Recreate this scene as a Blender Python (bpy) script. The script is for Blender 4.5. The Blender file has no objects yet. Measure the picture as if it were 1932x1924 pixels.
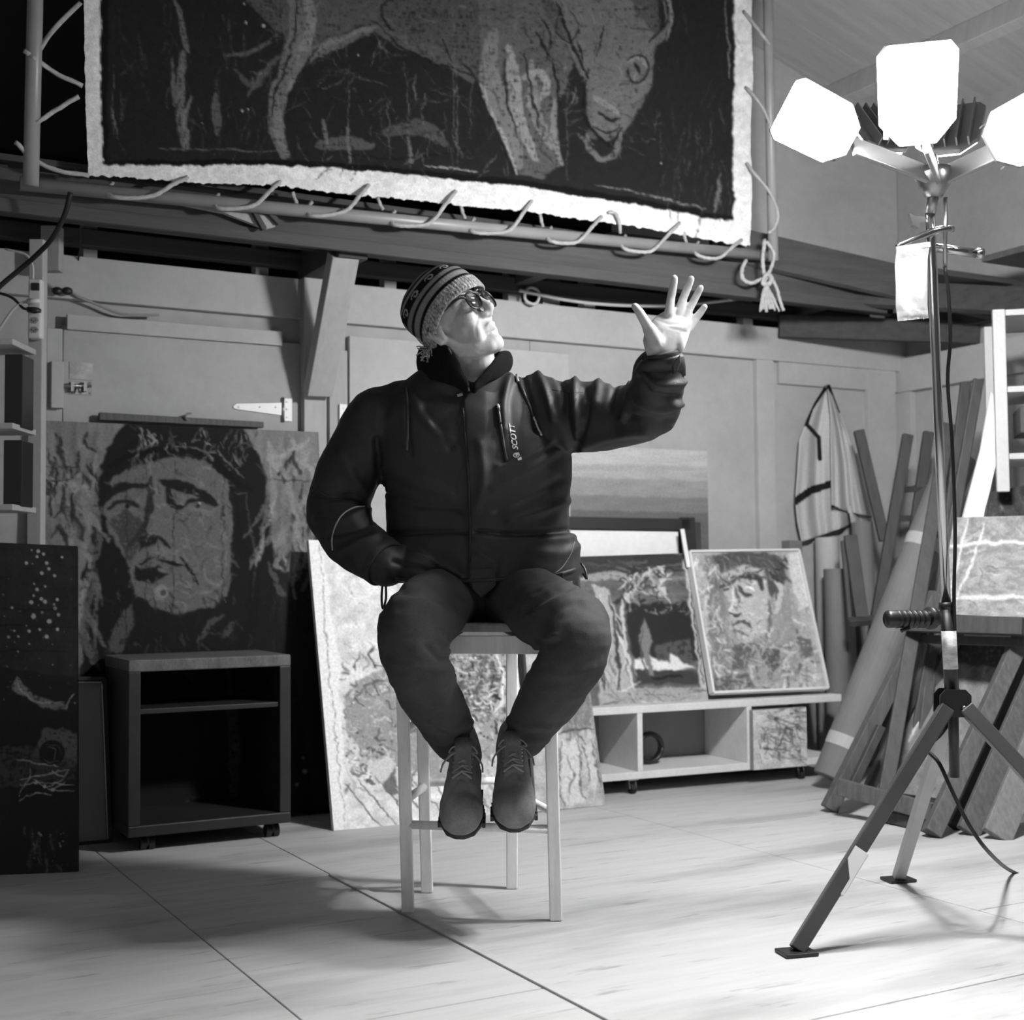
import bpy, bmesh, math, random
import numpy as np
from mathutils import Vector, Matrix, noise as mn
from mathutils.bvhtree import BVHTree

random.seed(7)
RNG = np.random.default_rng(11)
SC = bpy.context.scene
COL = SC.collection

# ------------------------------------------------------------------ camera
W, H, FP = 1932, 1924, 2550.0
CAM = np.array([0.0, 0.0, 0.85])
TH, RO = math.atan(0.0485), 0.009
F0 = np.array([0, math.cos(TH), math.sin(TH)])
_R = np.array([1.0, 0, 0]); _U = np.array([0, -math.sin(TH), math.cos(TH)])
R0 = math.cos(RO) * _R - math.sin(RO) * _U
U0 = math.sin(RO) * _R + math.cos(RO) * _U
cd = bpy.data.cameras.new('camera'); cam = bpy.data.objects.new('camera', cd); COL.objects.link(cam)
cd.sensor_width = 56.0; cd.lens = FP / W * 56.0; cd.clip_start = 0.05; cd.clip_end = 60
M = Matrix.Identity(4)
for i in range(3):
    M[i][0], M[i][1], M[i][2], M[i][3] = R0[i], U0[i], -F0[i], CAM[i]
cam.matrix_world = M
cd.dof.use_dof = True; cd.dof.focus_distance = 3.32; cd.dof.aperture_fstop = 6.3
SC.camera = cam

# ------------------------------------------------------------------ world and exposure
wd = bpy.data.worlds.new('world'); SC.world = wd; wd.use_nodes = True
bg = wd.node_tree.nodes.get('Background') or wd.node_tree.nodes.new('ShaderNodeBackground')
bg.inputs[0].default_value = (1, 1, 1, 1); bg.inputs[1].default_value = 0.08
vs = SC.view_settings
vs.view_transform = 'Standard'; vs.look = 'None'; vs.gamma = 1.0; vs.exposure = 0.0; vs.use_curve_mapping = False
LAMP_POWER = 650.0          # radiance of the three work light panels and the two added behind

# ------------------------------------------------------------------ geometry helpers
def A(*v): return np.array(v[0] if len(v) == 1 else v, dtype=float)
def nz(v):
    v = A(v); return v / max(np.linalg.norm(v), 1e-9)
def ray(x, y): return F0 + R0 * ((x - 966) / FP) + U0 * ((962 - y) / FP)
def Dp(x, y, d):                       # the point seen at a pixel, d metres deep
    r = ray(x, y); return CAM + r * (d / r[1])
def Gd(x, y, z=0.0):                   # the point seen at a pixel at height z
    r = ray(x, y); return CAM + r * ((z - CAM[2]) / r[2])
WA = math.radians(28.8); TEXR = 0.0     # the finished room is turned square to the axes at the end
WU = A(math.cos(WA), math.sin(WA), 0); WN = A(math.sin(WA), -math.cos(WA), 0); W0 = A(-0.66, 5.08, 0); UP = A(0, 0, 1)
def Pl(x, y, p, n):
    r = ray(x, y); return CAM + r * (np.dot(A(p) - CAM, n) / np.dot(r, n))
def Wl(x, y, off=0.0): return Pl(x, y, W0 + WN * off, WN)
def ws(x, y, off=0.0):
    p = Wl(x, y, off); return float(np.dot(p - W0, WU)), float(p[2])
def wp(s, z, off=0.0): return W0 + WU * s + WN * off + UP * z
S_COR = 2.90                            # where back wall and right wall meet
C0 = wp(S_COR, 0, 0)
def rp(t, z, off=0.0): return C0 + WN * t - WU * off + UP * z     # right wall: t forward from the corner
def Rl(x, y, off=0.0): return Pl(x, y, C0 - WU * off, WU)
def plane3(a, b, c):
    n = nz(np.cross(A(b) - A(a), A(c) - A(a)))
    return lambda x, y: Pl(x, y, a, n)
def proj(P):
    P = np.asarray(P, float) - CAM
    d = P @ F0
    return 966 + FP * (P @ R0) / d, 962 - FP * (P @ U0) / d
def cr(pts, n=6):                       # Catmull-Rom through the points
    p = [A(q) for q in pts]; p = [2 * p[0] - p[1]] + p + [2 * p[-1] - p[-2]]
    out = []
    for i in range(1, len(p) - 2):
        for k in range(n):
            t = k / n
            out.append(0.5 * ((2 * p[i]) + (-p[i-1] + p[i+1]) * t + (2*p[i-1] - 5*p[i] + 4*p[i+1] - p[i+2]) * t*t + (-p[i-1] + 3*p[i] - 3*p[i+1] + p[i+2]) * t**3))
    out.append(p[-2]); return out

def lean(b, t):                          # a plane that leans back to the wall, its foot parallel to it
    n = nz(np.cross(WU, A(t) - A(b))); return lambda x, y: Pl(x, y, b, n)

class MB:
    def __init__(s): s.v = []; s.f = []
    def add(s, vs_, fs):
        o = len(s.v); s.v += [tuple(map(float, q)) for q in vs_]; s.f += [tuple(i + o for i in f) for f in fs]; return s
    def hexa(s, c, a, b, d):            # centre and three half axes
        c, a, b, d = A(c), A(a), A(b), A(d)
        vs_ = [c + i*a + j*b + k*d for i in (-1, 1) for j in (-1, 1) for k in (-1, 1)]
        return s.add(vs_, [(0,1,3,2),(4,6,7,5),(0,4,5,1),(2,3,7,6),(0,2,6,4),(1,5,7,3)])
    def box(s, p, q):
        p, q = A(p), A(q); h = (q - p) / 2
        return s.hexa((p + q) / 2, (h[0],0,0), (0,h[1],0), (0,0,h[2]))
    def bar(s, a, b, w, h, side):       # a beam from a to b; w along side, h across
        a, b = A(a), A(b); d = nz(b - a); sd = A(side); sd = nz(sd - d * np.dot(sd, d)); n = np.cross(d, sd)
        return s.hexa((a + b) / 2, (b - a) / 2, sd * w / 2, n * h / 2)
    def tube(s, pts, r, n=8, caps=True, rope=0):
        P = [A(p) for p in pts]; m = len(P); rs = [r] * m if np.isscalar(r) else list(r)
        T = [nz(P[min(i+1, m-1)] - P[max(i-1, 0)]) for i in range(m)]
        u = nz(np.cross(T[0], (0.3, 0.2, 1) if abs(T[0][2]) < .9 else (1, 0.2, 0))); vs_ = []; L = 0
        for i in range(m):
            u = nz(u - T[i] * np.dot(u, T[i])); w = np.cross(T[i], u)
            if i: L += np.linalg.norm(P[i] - P[i-1])
            for k in range(n):
                a = 2 * math.pi * k / n; rr = rs[i]
                if rope: rr *= 1 + 0.22 * math.cos(3 * a - L * rope)
                vs_.append(P[i] + (u * math.cos(a) + w * math.sin(a)) * rr)
        fs = [(i*n + k, i*n + (k+1) % n, (i+1)*n + (k+1) % n, (i+1)*n + k) for i in range(m-1) for k in range(n)]
        if caps: fs += [tuple(range(n))[::-1], tuple((m-1)*n + k for k in range(n))]
        return s.add(vs_, fs)
    def loft(s, secs, n=24, power=1.0):  # (centre, half axis, half axis) rings
        vs_ = []
        for c, a, b in secs:
            for k in range(n):
                t = 2 * math.pi * k / n; x, y = math.cos(t), math.sin(t)
                x = math.copysign(abs(x) ** power, x); y = math.copysign(abs(y) ** power, y)
                vs_.append(A(c) + A(a) * x + A(b) * y)
        m = len(secs)
        fs = [(i*n + k, i*n + (k+1) % n, (i+1)*n + (k+1) % n, (i+1)*n + k) for i in range(m-1) for k in range(n)]
        fs += [tuple(range(n))[::-1], tuple((m-1)*n + k for k in range(n))]
        return s.add(vs_, fs)
    def ell(s, c, a, b, d, n=16, m=10):
        vs_, c, a, b, d = [], A(c), A(a), A(b), A(d)
        for j in range(1, m):
            p = math.pi * j / m
            for k in range(n):
                t = 2 * math.pi * k / n
                vs_.append(c + (a * math.cos(t) + b * math.sin(t)) * math.sin(p) + d * math.cos(p))
        vs_ += [c + d, c - d]; q = (m-1) * n
        fs = [(j*n + k, (j+1)*n + k, (j+1)*n + (k+1) % n, j*n + (k+1) % n) for j in range(m-2) for k in range(n)]
        fs += [(q, k, (k+1) % n) for k in range(n)] + [(q+1, (m-2)*n + (k+1) % n, (m-2)*n + k) for k in range(n)]
        return s.add(vs_, fs)
    def ball(s, c, r, n=14, m=9): return s.ell(c, (r,0,0), (0,r,0), (0,0,r), n, m)
    def chain(s, pr, n=14):             # tapered limbs: [(point, radius), ...]
        for (p, r) in pr: s.ball(p, r, n)
        for (p, r), (q, t) in zip(pr, pr[1:]): s.tube([p, q], [r, t], n)
        return s
    def prism(s, poly, vec):
        n = len(poly); P = [A(p) for p in poly]; v = A(vec)
        return s.add(P + [p + v for p in P], [tuple(range(n))[::-1], tuple(range(n, 2*n))] + [(i, (i+1) % n, n + (i+1) % n, n + i) for i in range(n)])
    def cyl(s, a, b, r, n=14, r2=None): return s.tube([a, b], [r, r if r2 is None else r2], n)
    def mesh(s, name='m'):
        me = bpy.data.meshes.new(name); me.from_pydata(s.v, [], s.f); me.update(); return me
    def build(s, name, mat, parent=None, smooth=False, bevel=0.0, loc=None, fix=True):
        me = s.mesh(name)
        if fix:
            bm = bmesh.new(); bm.from_mesh(me); bmesh.ops.recalc_face_normals(bm, faces=bm.faces); bm.to_mesh(me); bm.free()
        return mobj(name, me, mat, parent, smooth, bevel, loc)

ORG = {}
def mobj(name, me, mat, parent=None, smooth=False, bevel=0.0, loc=None):
    co = np.empty(len(me.vertices) * 3); me.vertices.foreach_get('co', co); co = co.reshape(-1, 3)
    if parent is not None: o_ = ORG[parent.name]
    elif loc is not None: o_ = A(loc)
    else: o_ = A((co[:, 0].min() + co[:, 0].max()) / 2, (co[:, 1].min() + co[:, 1].max()) / 2, co[:, 2].min())
    me.vertices.foreach_set('co', (co - o_).ravel()); me.update()
    if mat is not None: me.materials.append(mat)
    if smooth: me.polygons.foreach_set('use_smooth', [True] * len(me.polygons))
    o = bpy.data.objects.new(name, me); COL.objects.link(o); ORG[o.name] = o_
    if parent is not None: o.parent = parent
    else: o.location = o_
    if bevel:
        b = o.modifiers.new('bevel', 'BEVEL'); b.width = bevel; b.segments = 2; b.limit_method = 'ANGLE'
    return o
def tag(o, label=None, cat=None, group=None, kind=None):
    if label: o['label'] = label
    if cat: o['category'] = cat
    if group: o['group'] = group
    if kind: o['kind'] = kind
    return o
def thing(name, loc, label, cat, group=None):
    o = bpy.data.objects.new(name, None); COL.objects.link(o); o.location = A(loc); o.empty_display_size = .05
    ORG[o.name] = A(loc); return tag(o, label, cat, group)
def struct(name, loc=(0, 0, 0)):
    o = bpy.data.objects.new(name, None); COL.objects.link(o); o.location = A(loc); ORG[o.name] = A(loc); o['kind'] = 'structure'; return o
def remesh(mb, voxel, it=4, fac=.5):
    me = mb.mesh('tmp'); o = bpy.data.objects.new('tmp', me); COL.objects.link(o)
    m = o.modifiers.new('r', 'REMESH'); m.mode = 'VOXEL'; m.voxel_size = voxel; m.use_smooth_shade = True
    if it:
        q = o.modifiers.new('s', 'SMOOTH'); q.factor = fac; q.iterations = it
    bpy.context.view_layer.update()
    me2 = bpy.data.meshes.new_from_object(o.evaluated_get(bpy.context.evaluated_depsgraph_get()))
    bpy.data.objects.remove(o); bpy.data.meshes.remove(me); return me2
def getco(me):
    co = np.empty(len(me.vertices) * 3); me.vertices.foreach_get('co', co)
    no = np.empty(len(me.vertices) * 3); me.vertices.foreach_get('normal', no)
    return co.reshape(-1, 3), no.reshape(-1, 3)
def setco(me, co): me.vertices.foreach_set('co', co.ravel()); me.update()
def bvh_of(me):
    bm = bmesh.new(); bm.from_mesh(me); t = BVHTree.FromBMesh(bm); bm.free(); return t
def hit(bv, x, y, off=0.0):
    r = nz(ray(x, y)); h = bv.ray_cast(Vector(CAM), Vector(r))
    if h[0] is None: return None
    return A(h[0]) + A(h[1]) * off
def segd(X, Y, pts):                    # distance to a polyline and the position along it
    D = np.full(np.shape(X), 1e9); T = np.zeros(np.shape(X)); n = len(pts) - 1
    for i in range(n):
        (ax, ay), (bx, by) = pts[i][:2], pts[i+1][:2]
        dx, dy = bx - ax, by - ay; L = dx*dx + dy*dy + 1e-9
        t = np.clip(((X - ax) * dx + (Y - ay) * dy) / L, 0, 1)
        d = np.hypot(X - ax - t*dx, Y - ay - t*dy); m = d < D
        D = np.where(m, d, D); T = np.where(m, (i + t) / n, T)
    return D, T

# ------------------------------------------------------------------ materials
def lin(v): return v / 12.92 if v <= .04045 else ((v + .055) / 1.055) ** 2.4
def newmat(name):
    m = bpy.data.materials.new(name); m.use_nodes = True; nt = m.node_tree
    b = nt.nodes.get('Principled BSDF')
    return m, nt, b
def grey(nt, fac, lo, hi, f0=.3, f1=.7):
    mr = nt.nodes.new('ShaderNodeMapRange'); mr.inputs[1].default_value = f0; mr.inputs[2].default_value = f1
    mr.inputs[3].default_value = lo; mr.inputs[4].default_value = hi
    nt.links.new(fac, mr.inputs[0]); return mr.outputs[0]
def noise(nt, scale, stretch=(1,1,1), rot=0, detail=5, rough=.55, off=(0,0,0)):
    tc = nt.nodes.new('ShaderNodeTexCoord'); mp = nt.nodes.new('ShaderNodeMapping')
    mp0 = nt.nodes.new('ShaderNodeMapping'); mp0.inputs['Rotation'].default_value = (0, 0, rot)
    mp.inputs['Scale'].default_value = stretch; mp.inputs['Location'].default_value = off
    n = nt.nodes.new('ShaderNodeTexNoise'); n.inputs['Scale'].default_value = scale; n.inputs['Detail'].default_value = detail; n.inputs['Roughness'].default_value = rough
    nt.links.new(tc.outputs['Object'], mp0.inputs[0]); nt.links.new(mp0.outputs[0], mp.inputs[0]); nt.links.new(mp.outputs[0], n.inputs['Vector'])
    return n.outputs[0]
def bump(nt, b, h, strength, dist=.01):
    bp = nt.nodes.new('ShaderNodeBump'); bp.inputs['Strength'].default_value = strength; bp.inputs['Distance'].default_value = dist
    nt.links.new(h, bp.inputs['Height']); nt.links.new(bp.outputs[0], b.inputs['Normal'])
def math_(nt, op, a, c):
    m = nt.nodes.new('ShaderNodeMath'); m.operation = op; nt.links.new(a, m.inputs[0])
    if isinstance(c, (int, float)): m.inputs[1].default_value = c
    else: nt.links.new(c, m.inputs[1])
    return m.outputs[0]
def mat(name, v, rough=.6, var=.12, scale=6, stretch=(1,1,1), rot=0, bmp=0.0, metal=0.0, spec=.4, fine=0.0, detail=5):
    m, nt, b = newmat(name); l = lin(v)
    n = noise(nt, scale, stretch, rot, detail)
    g = grey(nt, n, l * (1 - var), l * (1 + var))
    if fine:
        n2 = noise(nt, scale * 9, stretch, rot, 3, .7, (3, 1, 2))
        g = math_(nt, 'MULTIPLY', g, grey(nt, n2, 1 - fine, 1 + fine))
    nt.links.new(g, b.inputs['Base Color'])
    b.inputs['Roughness'].default_value = rough; b.inputs['Metallic'].default_value = metal; b.inputs['Specular IOR Level'].default_value = spec
    if bmp: bump(nt, b, n, bmp)
    return m
def pmat(name, rough=.55, bmp=.25, scale=120, gain=1.0, spec=.35):      # painted surface: colour comes from the mesh's own paint layer
    m, nt, b = newmat(name)
    at = nt.nodes.new('ShaderNodeAttribute'); at.attribute_name = 'paint'
    n = noise(nt, scale, (1, 1, 1), 0, 3)
    g = math_(nt, 'MULTIPLY', at.outputs['Fac'], grey(nt, n, gain * .86, gain * 1.14))
    nt.links.new(g, b.inputs['Base Color']); b.inputs['Roughness'].default_value = rough; b.inputs['Specular IOR Level'].default_value = spec
    if bmp: bump(nt, b, math_(nt, 'ADD', n, at.outputs['Fac']), bmp, .004)
    return m
def setpaint(me, vals):
    a = me.attributes.new('paint', 'FLOAT_COLOR', 'POINT')
    v = np.clip(np.asarray(vals, float), 0.0, 1.0); v = np.where(v <= .04045, v / 12.92, ((v + .055) / 1.055) ** 2.4)
    a.data.foreach_set('color', np.stack([v, v, v, np.ones_like(v)], 1).ravel())

M_WALL = mat('whitewashed_board', .635, .75, .10, 2.2, (1, 1, 1), 0, .05, fine=.05)
M_WALL2 = mat('whitewashed_board_pale', .67, .75, .09, 3.0, (1, 1, 1), 0, .05, fine=.05)
M_BATTEN = mat('painted_timber', .64, .7, .10, 5, (1, 1, .2), 0, .1, fine=.06)
M_LOFT = mat('raw_timber', .29, .75, .22, 5, (.4, 8, 8), TEXR, .15, fine=.12)
M_LOFTD = mat('dark_timber', .26, .8, .2, 5, (.4, 8, 8), TEXR, .1, fine=.1)
M_CEIL = mat('ceiling_board', .68, .8, .12, 3, (.6, 6, 1), TEXR, .08, fine=.06)
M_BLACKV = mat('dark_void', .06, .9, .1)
M_STEEL = mat('brushed_steel', .62, .32, .08, 20, metal=.9)
M_CHROME = mat('chrome_tube', .75, .16, .05, 12, metal=1.0)
M_PIPE = mat('grey_pipe', .56, .38, .12, 8, spec=.6)
M_ROPE = mat('rope_fibre', .66, .85, .18, 60, bmp=.2)
M_BLK = mat('black_plastic', .12, .4, .15, 10, spec=.5)
M_WHITEPL = mat('white_plastic', .82, .4, .04, 10, spec=.5)
M_BLACKP = mat('black_lacquer', .15, .5, .25, 7, fine=.12, bmp=.05)
M_STOOL = mat('pale_stool_wood', .95, .5, .08, 9, (6, 6, .5), 0, .06, fine=.05)
M_DWOOD = mat('weathered_wood', .32, .7, .28, 9, (9, 9, .6), 0, .2, fine=.18)
def flecks(m, sc, st, lo, hi):            # old spots of pale paint on the wood
    nt = m.node_tree; b = nt.nodes['Principled BSDF']; l = b.inputs['Base Color'].links[0].from_socket
    n = noise(nt, sc, st, 0, 2, .5, (7, 3, 5)); f = grey(nt, n, 0, .55, lo, hi)
    nt.links.new(math_(nt, 'ADD', l, f), b.inputs['Base Color'])
flecks(M_DWOOD, 26, (1, 1, .35), .74, .78)
M_DWOOD2 = mat('dark_stained_wood', .24, .6, .25, 7, (7, 7, .6), 0, .15, fine=.12)
M_WWHITE = mat('white_board', .88, .6, .06, 5, fine=.04)
M_CARD = mat('grey_paper_roll', .44, .75, .12, 5, (1, 1, .6), 0, .05, fine=.06)
M_CARDL = mat('pale_paper_roll', .66, .75, .08, 5, fine=.05)
M_CABLE = mat('black_cable', .10, .5, .1, 10)
M_WCABLE = mat('white_cable', .75, .5, .05, 10)
M_GALV = mat('galvanised_plate', .55, .45, .25, 30, metal=.6, fine=.15)
M_RUB = mat('rubber', .10, .7, .2, 10)
# ================================================================== FLOOR
def floormat():
    m, nt, b = newmat('plywood_sheet'); l = lin(.685)
    gr = noise(nt, 2.2, (1.2, 11, 1), TEXR, 6, .65)             # grain along the sheets
    st = noise(nt, 1.3, (.55, 2.2, 1), TEXR, 5, .6, (4, 2, 0))   # worn stains
    sp = noise(nt, 7, (.6, 3.5, 1), TEXR, 4, .6, (9, 2, 0))
    g = grey(nt, gr, l * .92, l * 1.07)
    g = math_(nt, 'MULTIPLY', g, grey(nt, st, .72, 1.08, .34, .52))
    g = math_(nt, 'MULTIPLY', g, grey(nt, sp, .68, 1.0, .30, .40))
    nt.links.new(g, b.inputs['Base Color']); b.inputs['Roughness'].default_value = .62; b.inputs['Specular IOR Level'].default_value = .3
    bump(nt, b, gr, .12, .004); return m
M_FLOOR = floormat()
def so(p): return float(np.dot(A(p) - W0, WU)), float(np.dot(A(p) - W0, WN))
FL = struct('floor')
s1 = so(Gd(860, 1772))[0]; s2 = so(Gd(410, 1794))[0]
rowA = so(Gd(700, 1642))[1]
seams = [s2 - 3.0, s2 - 2.0, s2 - 1.0, s2, s1, s1 + 1.25, s1 + 2.5, s1 + 3.75, s1 + 5]
MB().hexa(W0 + WU * .6 + WN * 2.5 - UP * .06, WU * 5.5, WN * 3, UP * .03).build('subfloor', M_LOFTD, FL)
for i in range(len(seams) - 1):
    stag = [.5, 0, .9, 0, .43, 0, .8, .3][i]
    o_ = -.35; k = 0
    cuts = [-.35]
    c = rowA + stag - 2.44
    while c < 5.4:
        if c > -.3: cuts.append(c)
        c += 1.22
    cuts.append(5.5)
    for a, c in zip(cuts, cuts[1:]):
        dz = .0015 * ((i * 7 + int(c * 10)) % 3) if i != 3 else .0
        up = .004 if seams[i] < s1 - .01 else 0.0
        g_ = .0016
        MB().hexa(W0 + WU * (seams[i] + seams[i+1]) / 2 + WN * (a + c) / 2 - UP * (.011 - up * 0) , WU * ((seams[i+1] - seams[i]) / 2 - g_), WN * ((c - a) / 2 - g_), UP * .011).build('plywood_sheet', M_FLOOR, FL, bevel=.002)
# thin raised threshold strip along the long seam
MB().hexa(W0 + WU * s1 + WN * (rowA + 1.6) + UP * .002, WU * .012, WN * 1.6, UP * .003).build('seam_strip', M_FLOOR, FL, bevel=.002)

# ================================================================== BACK WALL
WB = struct('wall_back', W0)
def wbox(mb, x0, y0, x1, y1, o0, o1):
    (sa, za), (sb, zb) = ws(x0, y0, o1), ws(x1, y1, o1)
    return mb.hexa(wp((sa + sb) / 2, (za + zb) / 2, (o0 + o1) / 2), WU * (sb - sa) / 2, WN * (o1 - o0) / 2, UP * (za - zb) / 2)
def sbox(mb, sa, sb, za, zb, o0, o1):
    return mb.hexa(wp((sa + sb) / 2, (za + zb) / 2, (o0 + o1) / 2), WU * (sb - sa) / 2, WN * (o1 - o0) / 2, UP * abs(zb - za) / 2)
ZP = ws(300, 503)[1]; ZB = ZP - .15      # top and bottom of the wall plate
sX = lambda x, y=700, o=0: ws(x, y, o)[0]
SL = -3.3                                # left end of the back wall
# sheathing boards up to the plate
edges = [SL, -2.4, sX(84), sX(596), sX(1000), sX(1440), S_COR + .05]
for a, b in zip(edges, edges[1:]):
    sbox(MB(), a + .001, b - .001, 0, ZP, -.03, 0).build('wall_panel', M_WALL, WB, bevel=.002)
sbox(MB(), SL, S_COR, ZB, ZP, 0, .035).build('wall_plate', M_WALL2, WB, bevel=.003)
ZG = ZP + .065                              # gap between wall plate and loft floor
for x0, y0, x1, y1 in [(157,460,184,495),(482,495,507,526),(725,520,748,548),(959,545,984,575),(1024,531,1056,585),(1102,560,1123,590),(1285,585,1305,612),(1402,595,1420,620)]:
    a, b = sX(x0, y0), sX(x1, y0)
    sbox(MB(), a, b, ZP, ZG + .25, -.05, .0).build('short_stud', M_WALL2, WB, bevel=.002)
sbox(MB(), SL, S_COR, ZP, ZP + .9, -.25, -.2).build('void_board', M_BLACKV, WB)  # black sheet behind the gap, its colour stands for the shade there
# posts and battens
sbox(MB(), sX(574, 700, .07), sX(616, 700, .07), 0, ZP, 0, .07).build('post', M_BATTEN, WB, bevel=.003)
sbox(MB(), sX(622, 780, .02), sX(656, 780, .02), 0, ws(640, 662)[1], 0, .02).build('batten', M_BATTEN, WB, bevel=.002)
sbox(MB(), sX(88, 700, .03), sX(118, 700, .03), 0, ws(100, 622)[1], 0, .03).build('batten', M_WALL2, WB, bevel=.002)
sbox(MB(), sX(1430, 800, .03), sX(1462, 800, .03), 0, ZB, 0, .03).build('batten', M_WALL2, WB, bevel=.002)
sbox(MB(), sX(1640, 800, .03), sX(1690, 800, .03), 0, ZB, 0, .03).build('batten', M_WALL2, WB, bevel=.002)
sbox(MB(), sX(1470, 650, .022), sX(1690, 650, .022), ZB - .10, ZB, 0, .022).build('batten', M_WALL2, WB, bevel=.002)
# upper back wall above the loft
sbox(MB(), SL, 1.25, ZP + .35, 3.6, -.06, 0).build('upper_wall_panel', mat('loft_shade_board', .13, .9), WB)  # left part coloured dark for the shade inside the loft
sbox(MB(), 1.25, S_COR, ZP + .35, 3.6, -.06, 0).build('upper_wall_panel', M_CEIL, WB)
# door on the left
D1 = struct('door_1', wp(sX(350), 0, .02))
dz = ws(350, 634)[1]
sbox(MB(), sX(119, 700, .03), sX(572, 700, .03), .02, dz, .002, .03).build('door_leaf', M_WALL, D1, bevel=.003)
wbox(MB(), 127, 592, 533, 652, .03, .048).build('top_board', M_WALL2, D1, bevel=.002)
wbox(MB(), 97, 680, 120, 770, .03, .06).build('latch_block', M_WALL2, D1, bevel=.003)
hg = wbox(MB(), 532, 751, 551, 795, .03, .036)
for yy in (758, 772, 787): hg.cyl(Wl(541, yy, .036), Wl(541, yy, .038), .004)
hb = hg.build('hinge_plate', M_WHITEPL, D1, bevel=.001)
pts = [Wl(x, y, .031) for x, y in [(440,766),(446,762),(533,760),(533,784),(446,772),(440,770)]]
hm = MB().prism(pts, WN * .006)
for xx in (450, 490, 520): hm.cyl(Wl(xx, 768, .037), Wl(xx, 768, .039), .004)
hm.build('strap_hinge', M_WHITEPL, D1)
MB().tube([Wl(534, 750, .036), Wl(534, 796, .036)], .006).build('hinge_pin', M_STEEL, D1, smooth=True)
wbox(MB(), 131, 682, 174, 717, .03, .033).build('metal_plate', M_GALV, D1)
bb = wbox(MB(), 131, 718, 173, 746, .03, .033)
for yy in (722, 742):
    for xx in (136, 152, 169): bb.cyl(Wl(xx, yy, .033), Wl(xx, yy, .035), .004)
bb.build('bolt_plate', M_GALV, D1)
bo = MB().tube([Wl(104, 728, .046), Wl(172, 728, .046)], .006)
bo.tube([Wl(150, 728, .046), Wl(150, 738, .056)], .004); bo.build('bolt', M_STEEL, D1, smooth=True)
for xx in (134, 158): wbox(MB(), xx, 720, xx + 6, 738, .03, .055).build('bolt_keeper', M_STEEL, D1)
# second door behind the man
D2 = struct('door_2', wp(sX(800), 0, .02))
sbox(MB(), sX(660, 800, .03), sX(1075, 800, .03), .02, ws(700, 636, .03)[1], .002, .03).build('door_leaf', M_WALL2, D2, bevel=.003)
h2 = wbox(MB(), 641, 762, 655, 810, .02, .034)
for yy in (770, 785, 800): h2.cyl(Wl(648, yy, .034), Wl(648, yy, .036), .004)
h2.build('hinge_plate', M_WHITEPL, D2, bevel=.001)
MB().prism([Wl(x, y, .034) for x, y in [(657,772),(760,782),(760,790),(657,800)]], WN * .006).build('strap_hinge', M_WHITEPL, D2)

# ================================================================== RIGHT AND LEFT WALL
WR = struct('wall_right', C0)
def rbox(mb, ta, tb, za, zb, o0, o1):
    return mb.hexa(rp((ta + tb) / 2, (za + zb) / 2, (o0 + o1) / 2), WN * (tb - ta) / 2, WU * (o1 - o0) / 2, UP * abs(zb - za) / 2)
for a, b in zip([0, 1.2, 2.4, 3.6], [1.2, 2.4, 3.6, 6.0]):
    rbox(MB(), a + .001, b - .001, 0, 3.2, -.03, 0).build('wall_panel', M_WALL, WR, bevel=.002)
rbox(MB(), 0, 6, ZB - .10, ZB + .06, 0, .04).build('wall_plate', M_WALL2, WR, bevel=.003)
rbox(MB(), .0, .09, 0, ZB - .10, 0, .03).build('batten', M_WALL2, WR, bevel=.002)
rbox(MB(), 1.14, 1.22, 0, ZB - .10, 0, .03).build('batten', M_WALL2, WR, bevel=.002)
WLF = struct('wall_left', wp(SL, 0, 0))
for a, b in zip([-.03, 1.25, 2.5, 3.75], [1.25, 2.5, 3.75, 5.4]):
    MB().hexa(wp(SL - .02, 1.55, (a + b) / 2), WU * .02, WN * ((b - a) / 2 - .001), UP * 1.55).build('wall_panel', M_WALL, WLF, bevel=.002)

# ================================================================== CEILING
CE = struct('ceiling', wp(.6, 2.95, 2))
# a pent roof that falls towards the right wall; boards run down the slope
def zr(s_): return 2.97 + .32 * (2.9 - s_)
SD = nz(WU - UP * .32); SN = nz(np.cross(WN, SD)); SN = SN if SN[2] > 0 else -SN
for i in range(17):
    o_ = -.1 + .26 * i
    MB().hexa(wp(.2, zr(.2) + .02, o_), SD * 3.1, WN * .1285, SN * .01).build('ceiling_board', M_CEIL, CE, bevel=.002)
for s_ in (2.45, 1.15, -.15, -1.45):
    MB().hexa(wp(s_, zr(s_) - .05, 2.0), SD * .03, WN * 2.1, SN * .055).build('rafter', M_CEIL, CE, bevel=.004)

# ================================================================== LOFT
LO = .46                                   # how far the loft front stands off the wall
LT = struct('trim_1', wp(.5, ZG, LO / 2))
zf = ws(350, 434, LO)[1]; zt = ws(350, 376, LO)[1]
zb_ = zf
sbox(MB(), SL, 2.35, zf, zt + .03, LO - .05, LO).build('front_beam', M_LOFT, LT, bevel=.004)
sbox(MB(), SL, 2.35, zf - .012, zf + .03, LO, LO + .02).build('front_lath', M_LOFT, LT, bevel=.002)
sbox(MB(), SL, 2.60, ZG - .005, ZG + .11, .22, .265).build('middle_beam', M_LOFTD, LT, bevel=.004)
sbox(MB(), SL, 2.86, ZG - .03, ZG + .03, .0, .05).build('rear_ledger', M_LOFTD, LT, bevel=.004)
for j in range(4):
    o0 = .02 + j * .11
    sbox(MB(), SL, 2.75 - .1 * j, ZG + .11, ZG + .13, o0, o0 + .107).build('loft_board', M_LOFTD, LT, bevel=.002)
for s_ in (-1.3, .75, 1.5, 2.2):
    sbox(MB(), s_, s_ + .06, ZG, ZG + .11, .0, LO - .05).build('joist', M_LOFTD, LT, bevel=.003)
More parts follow.
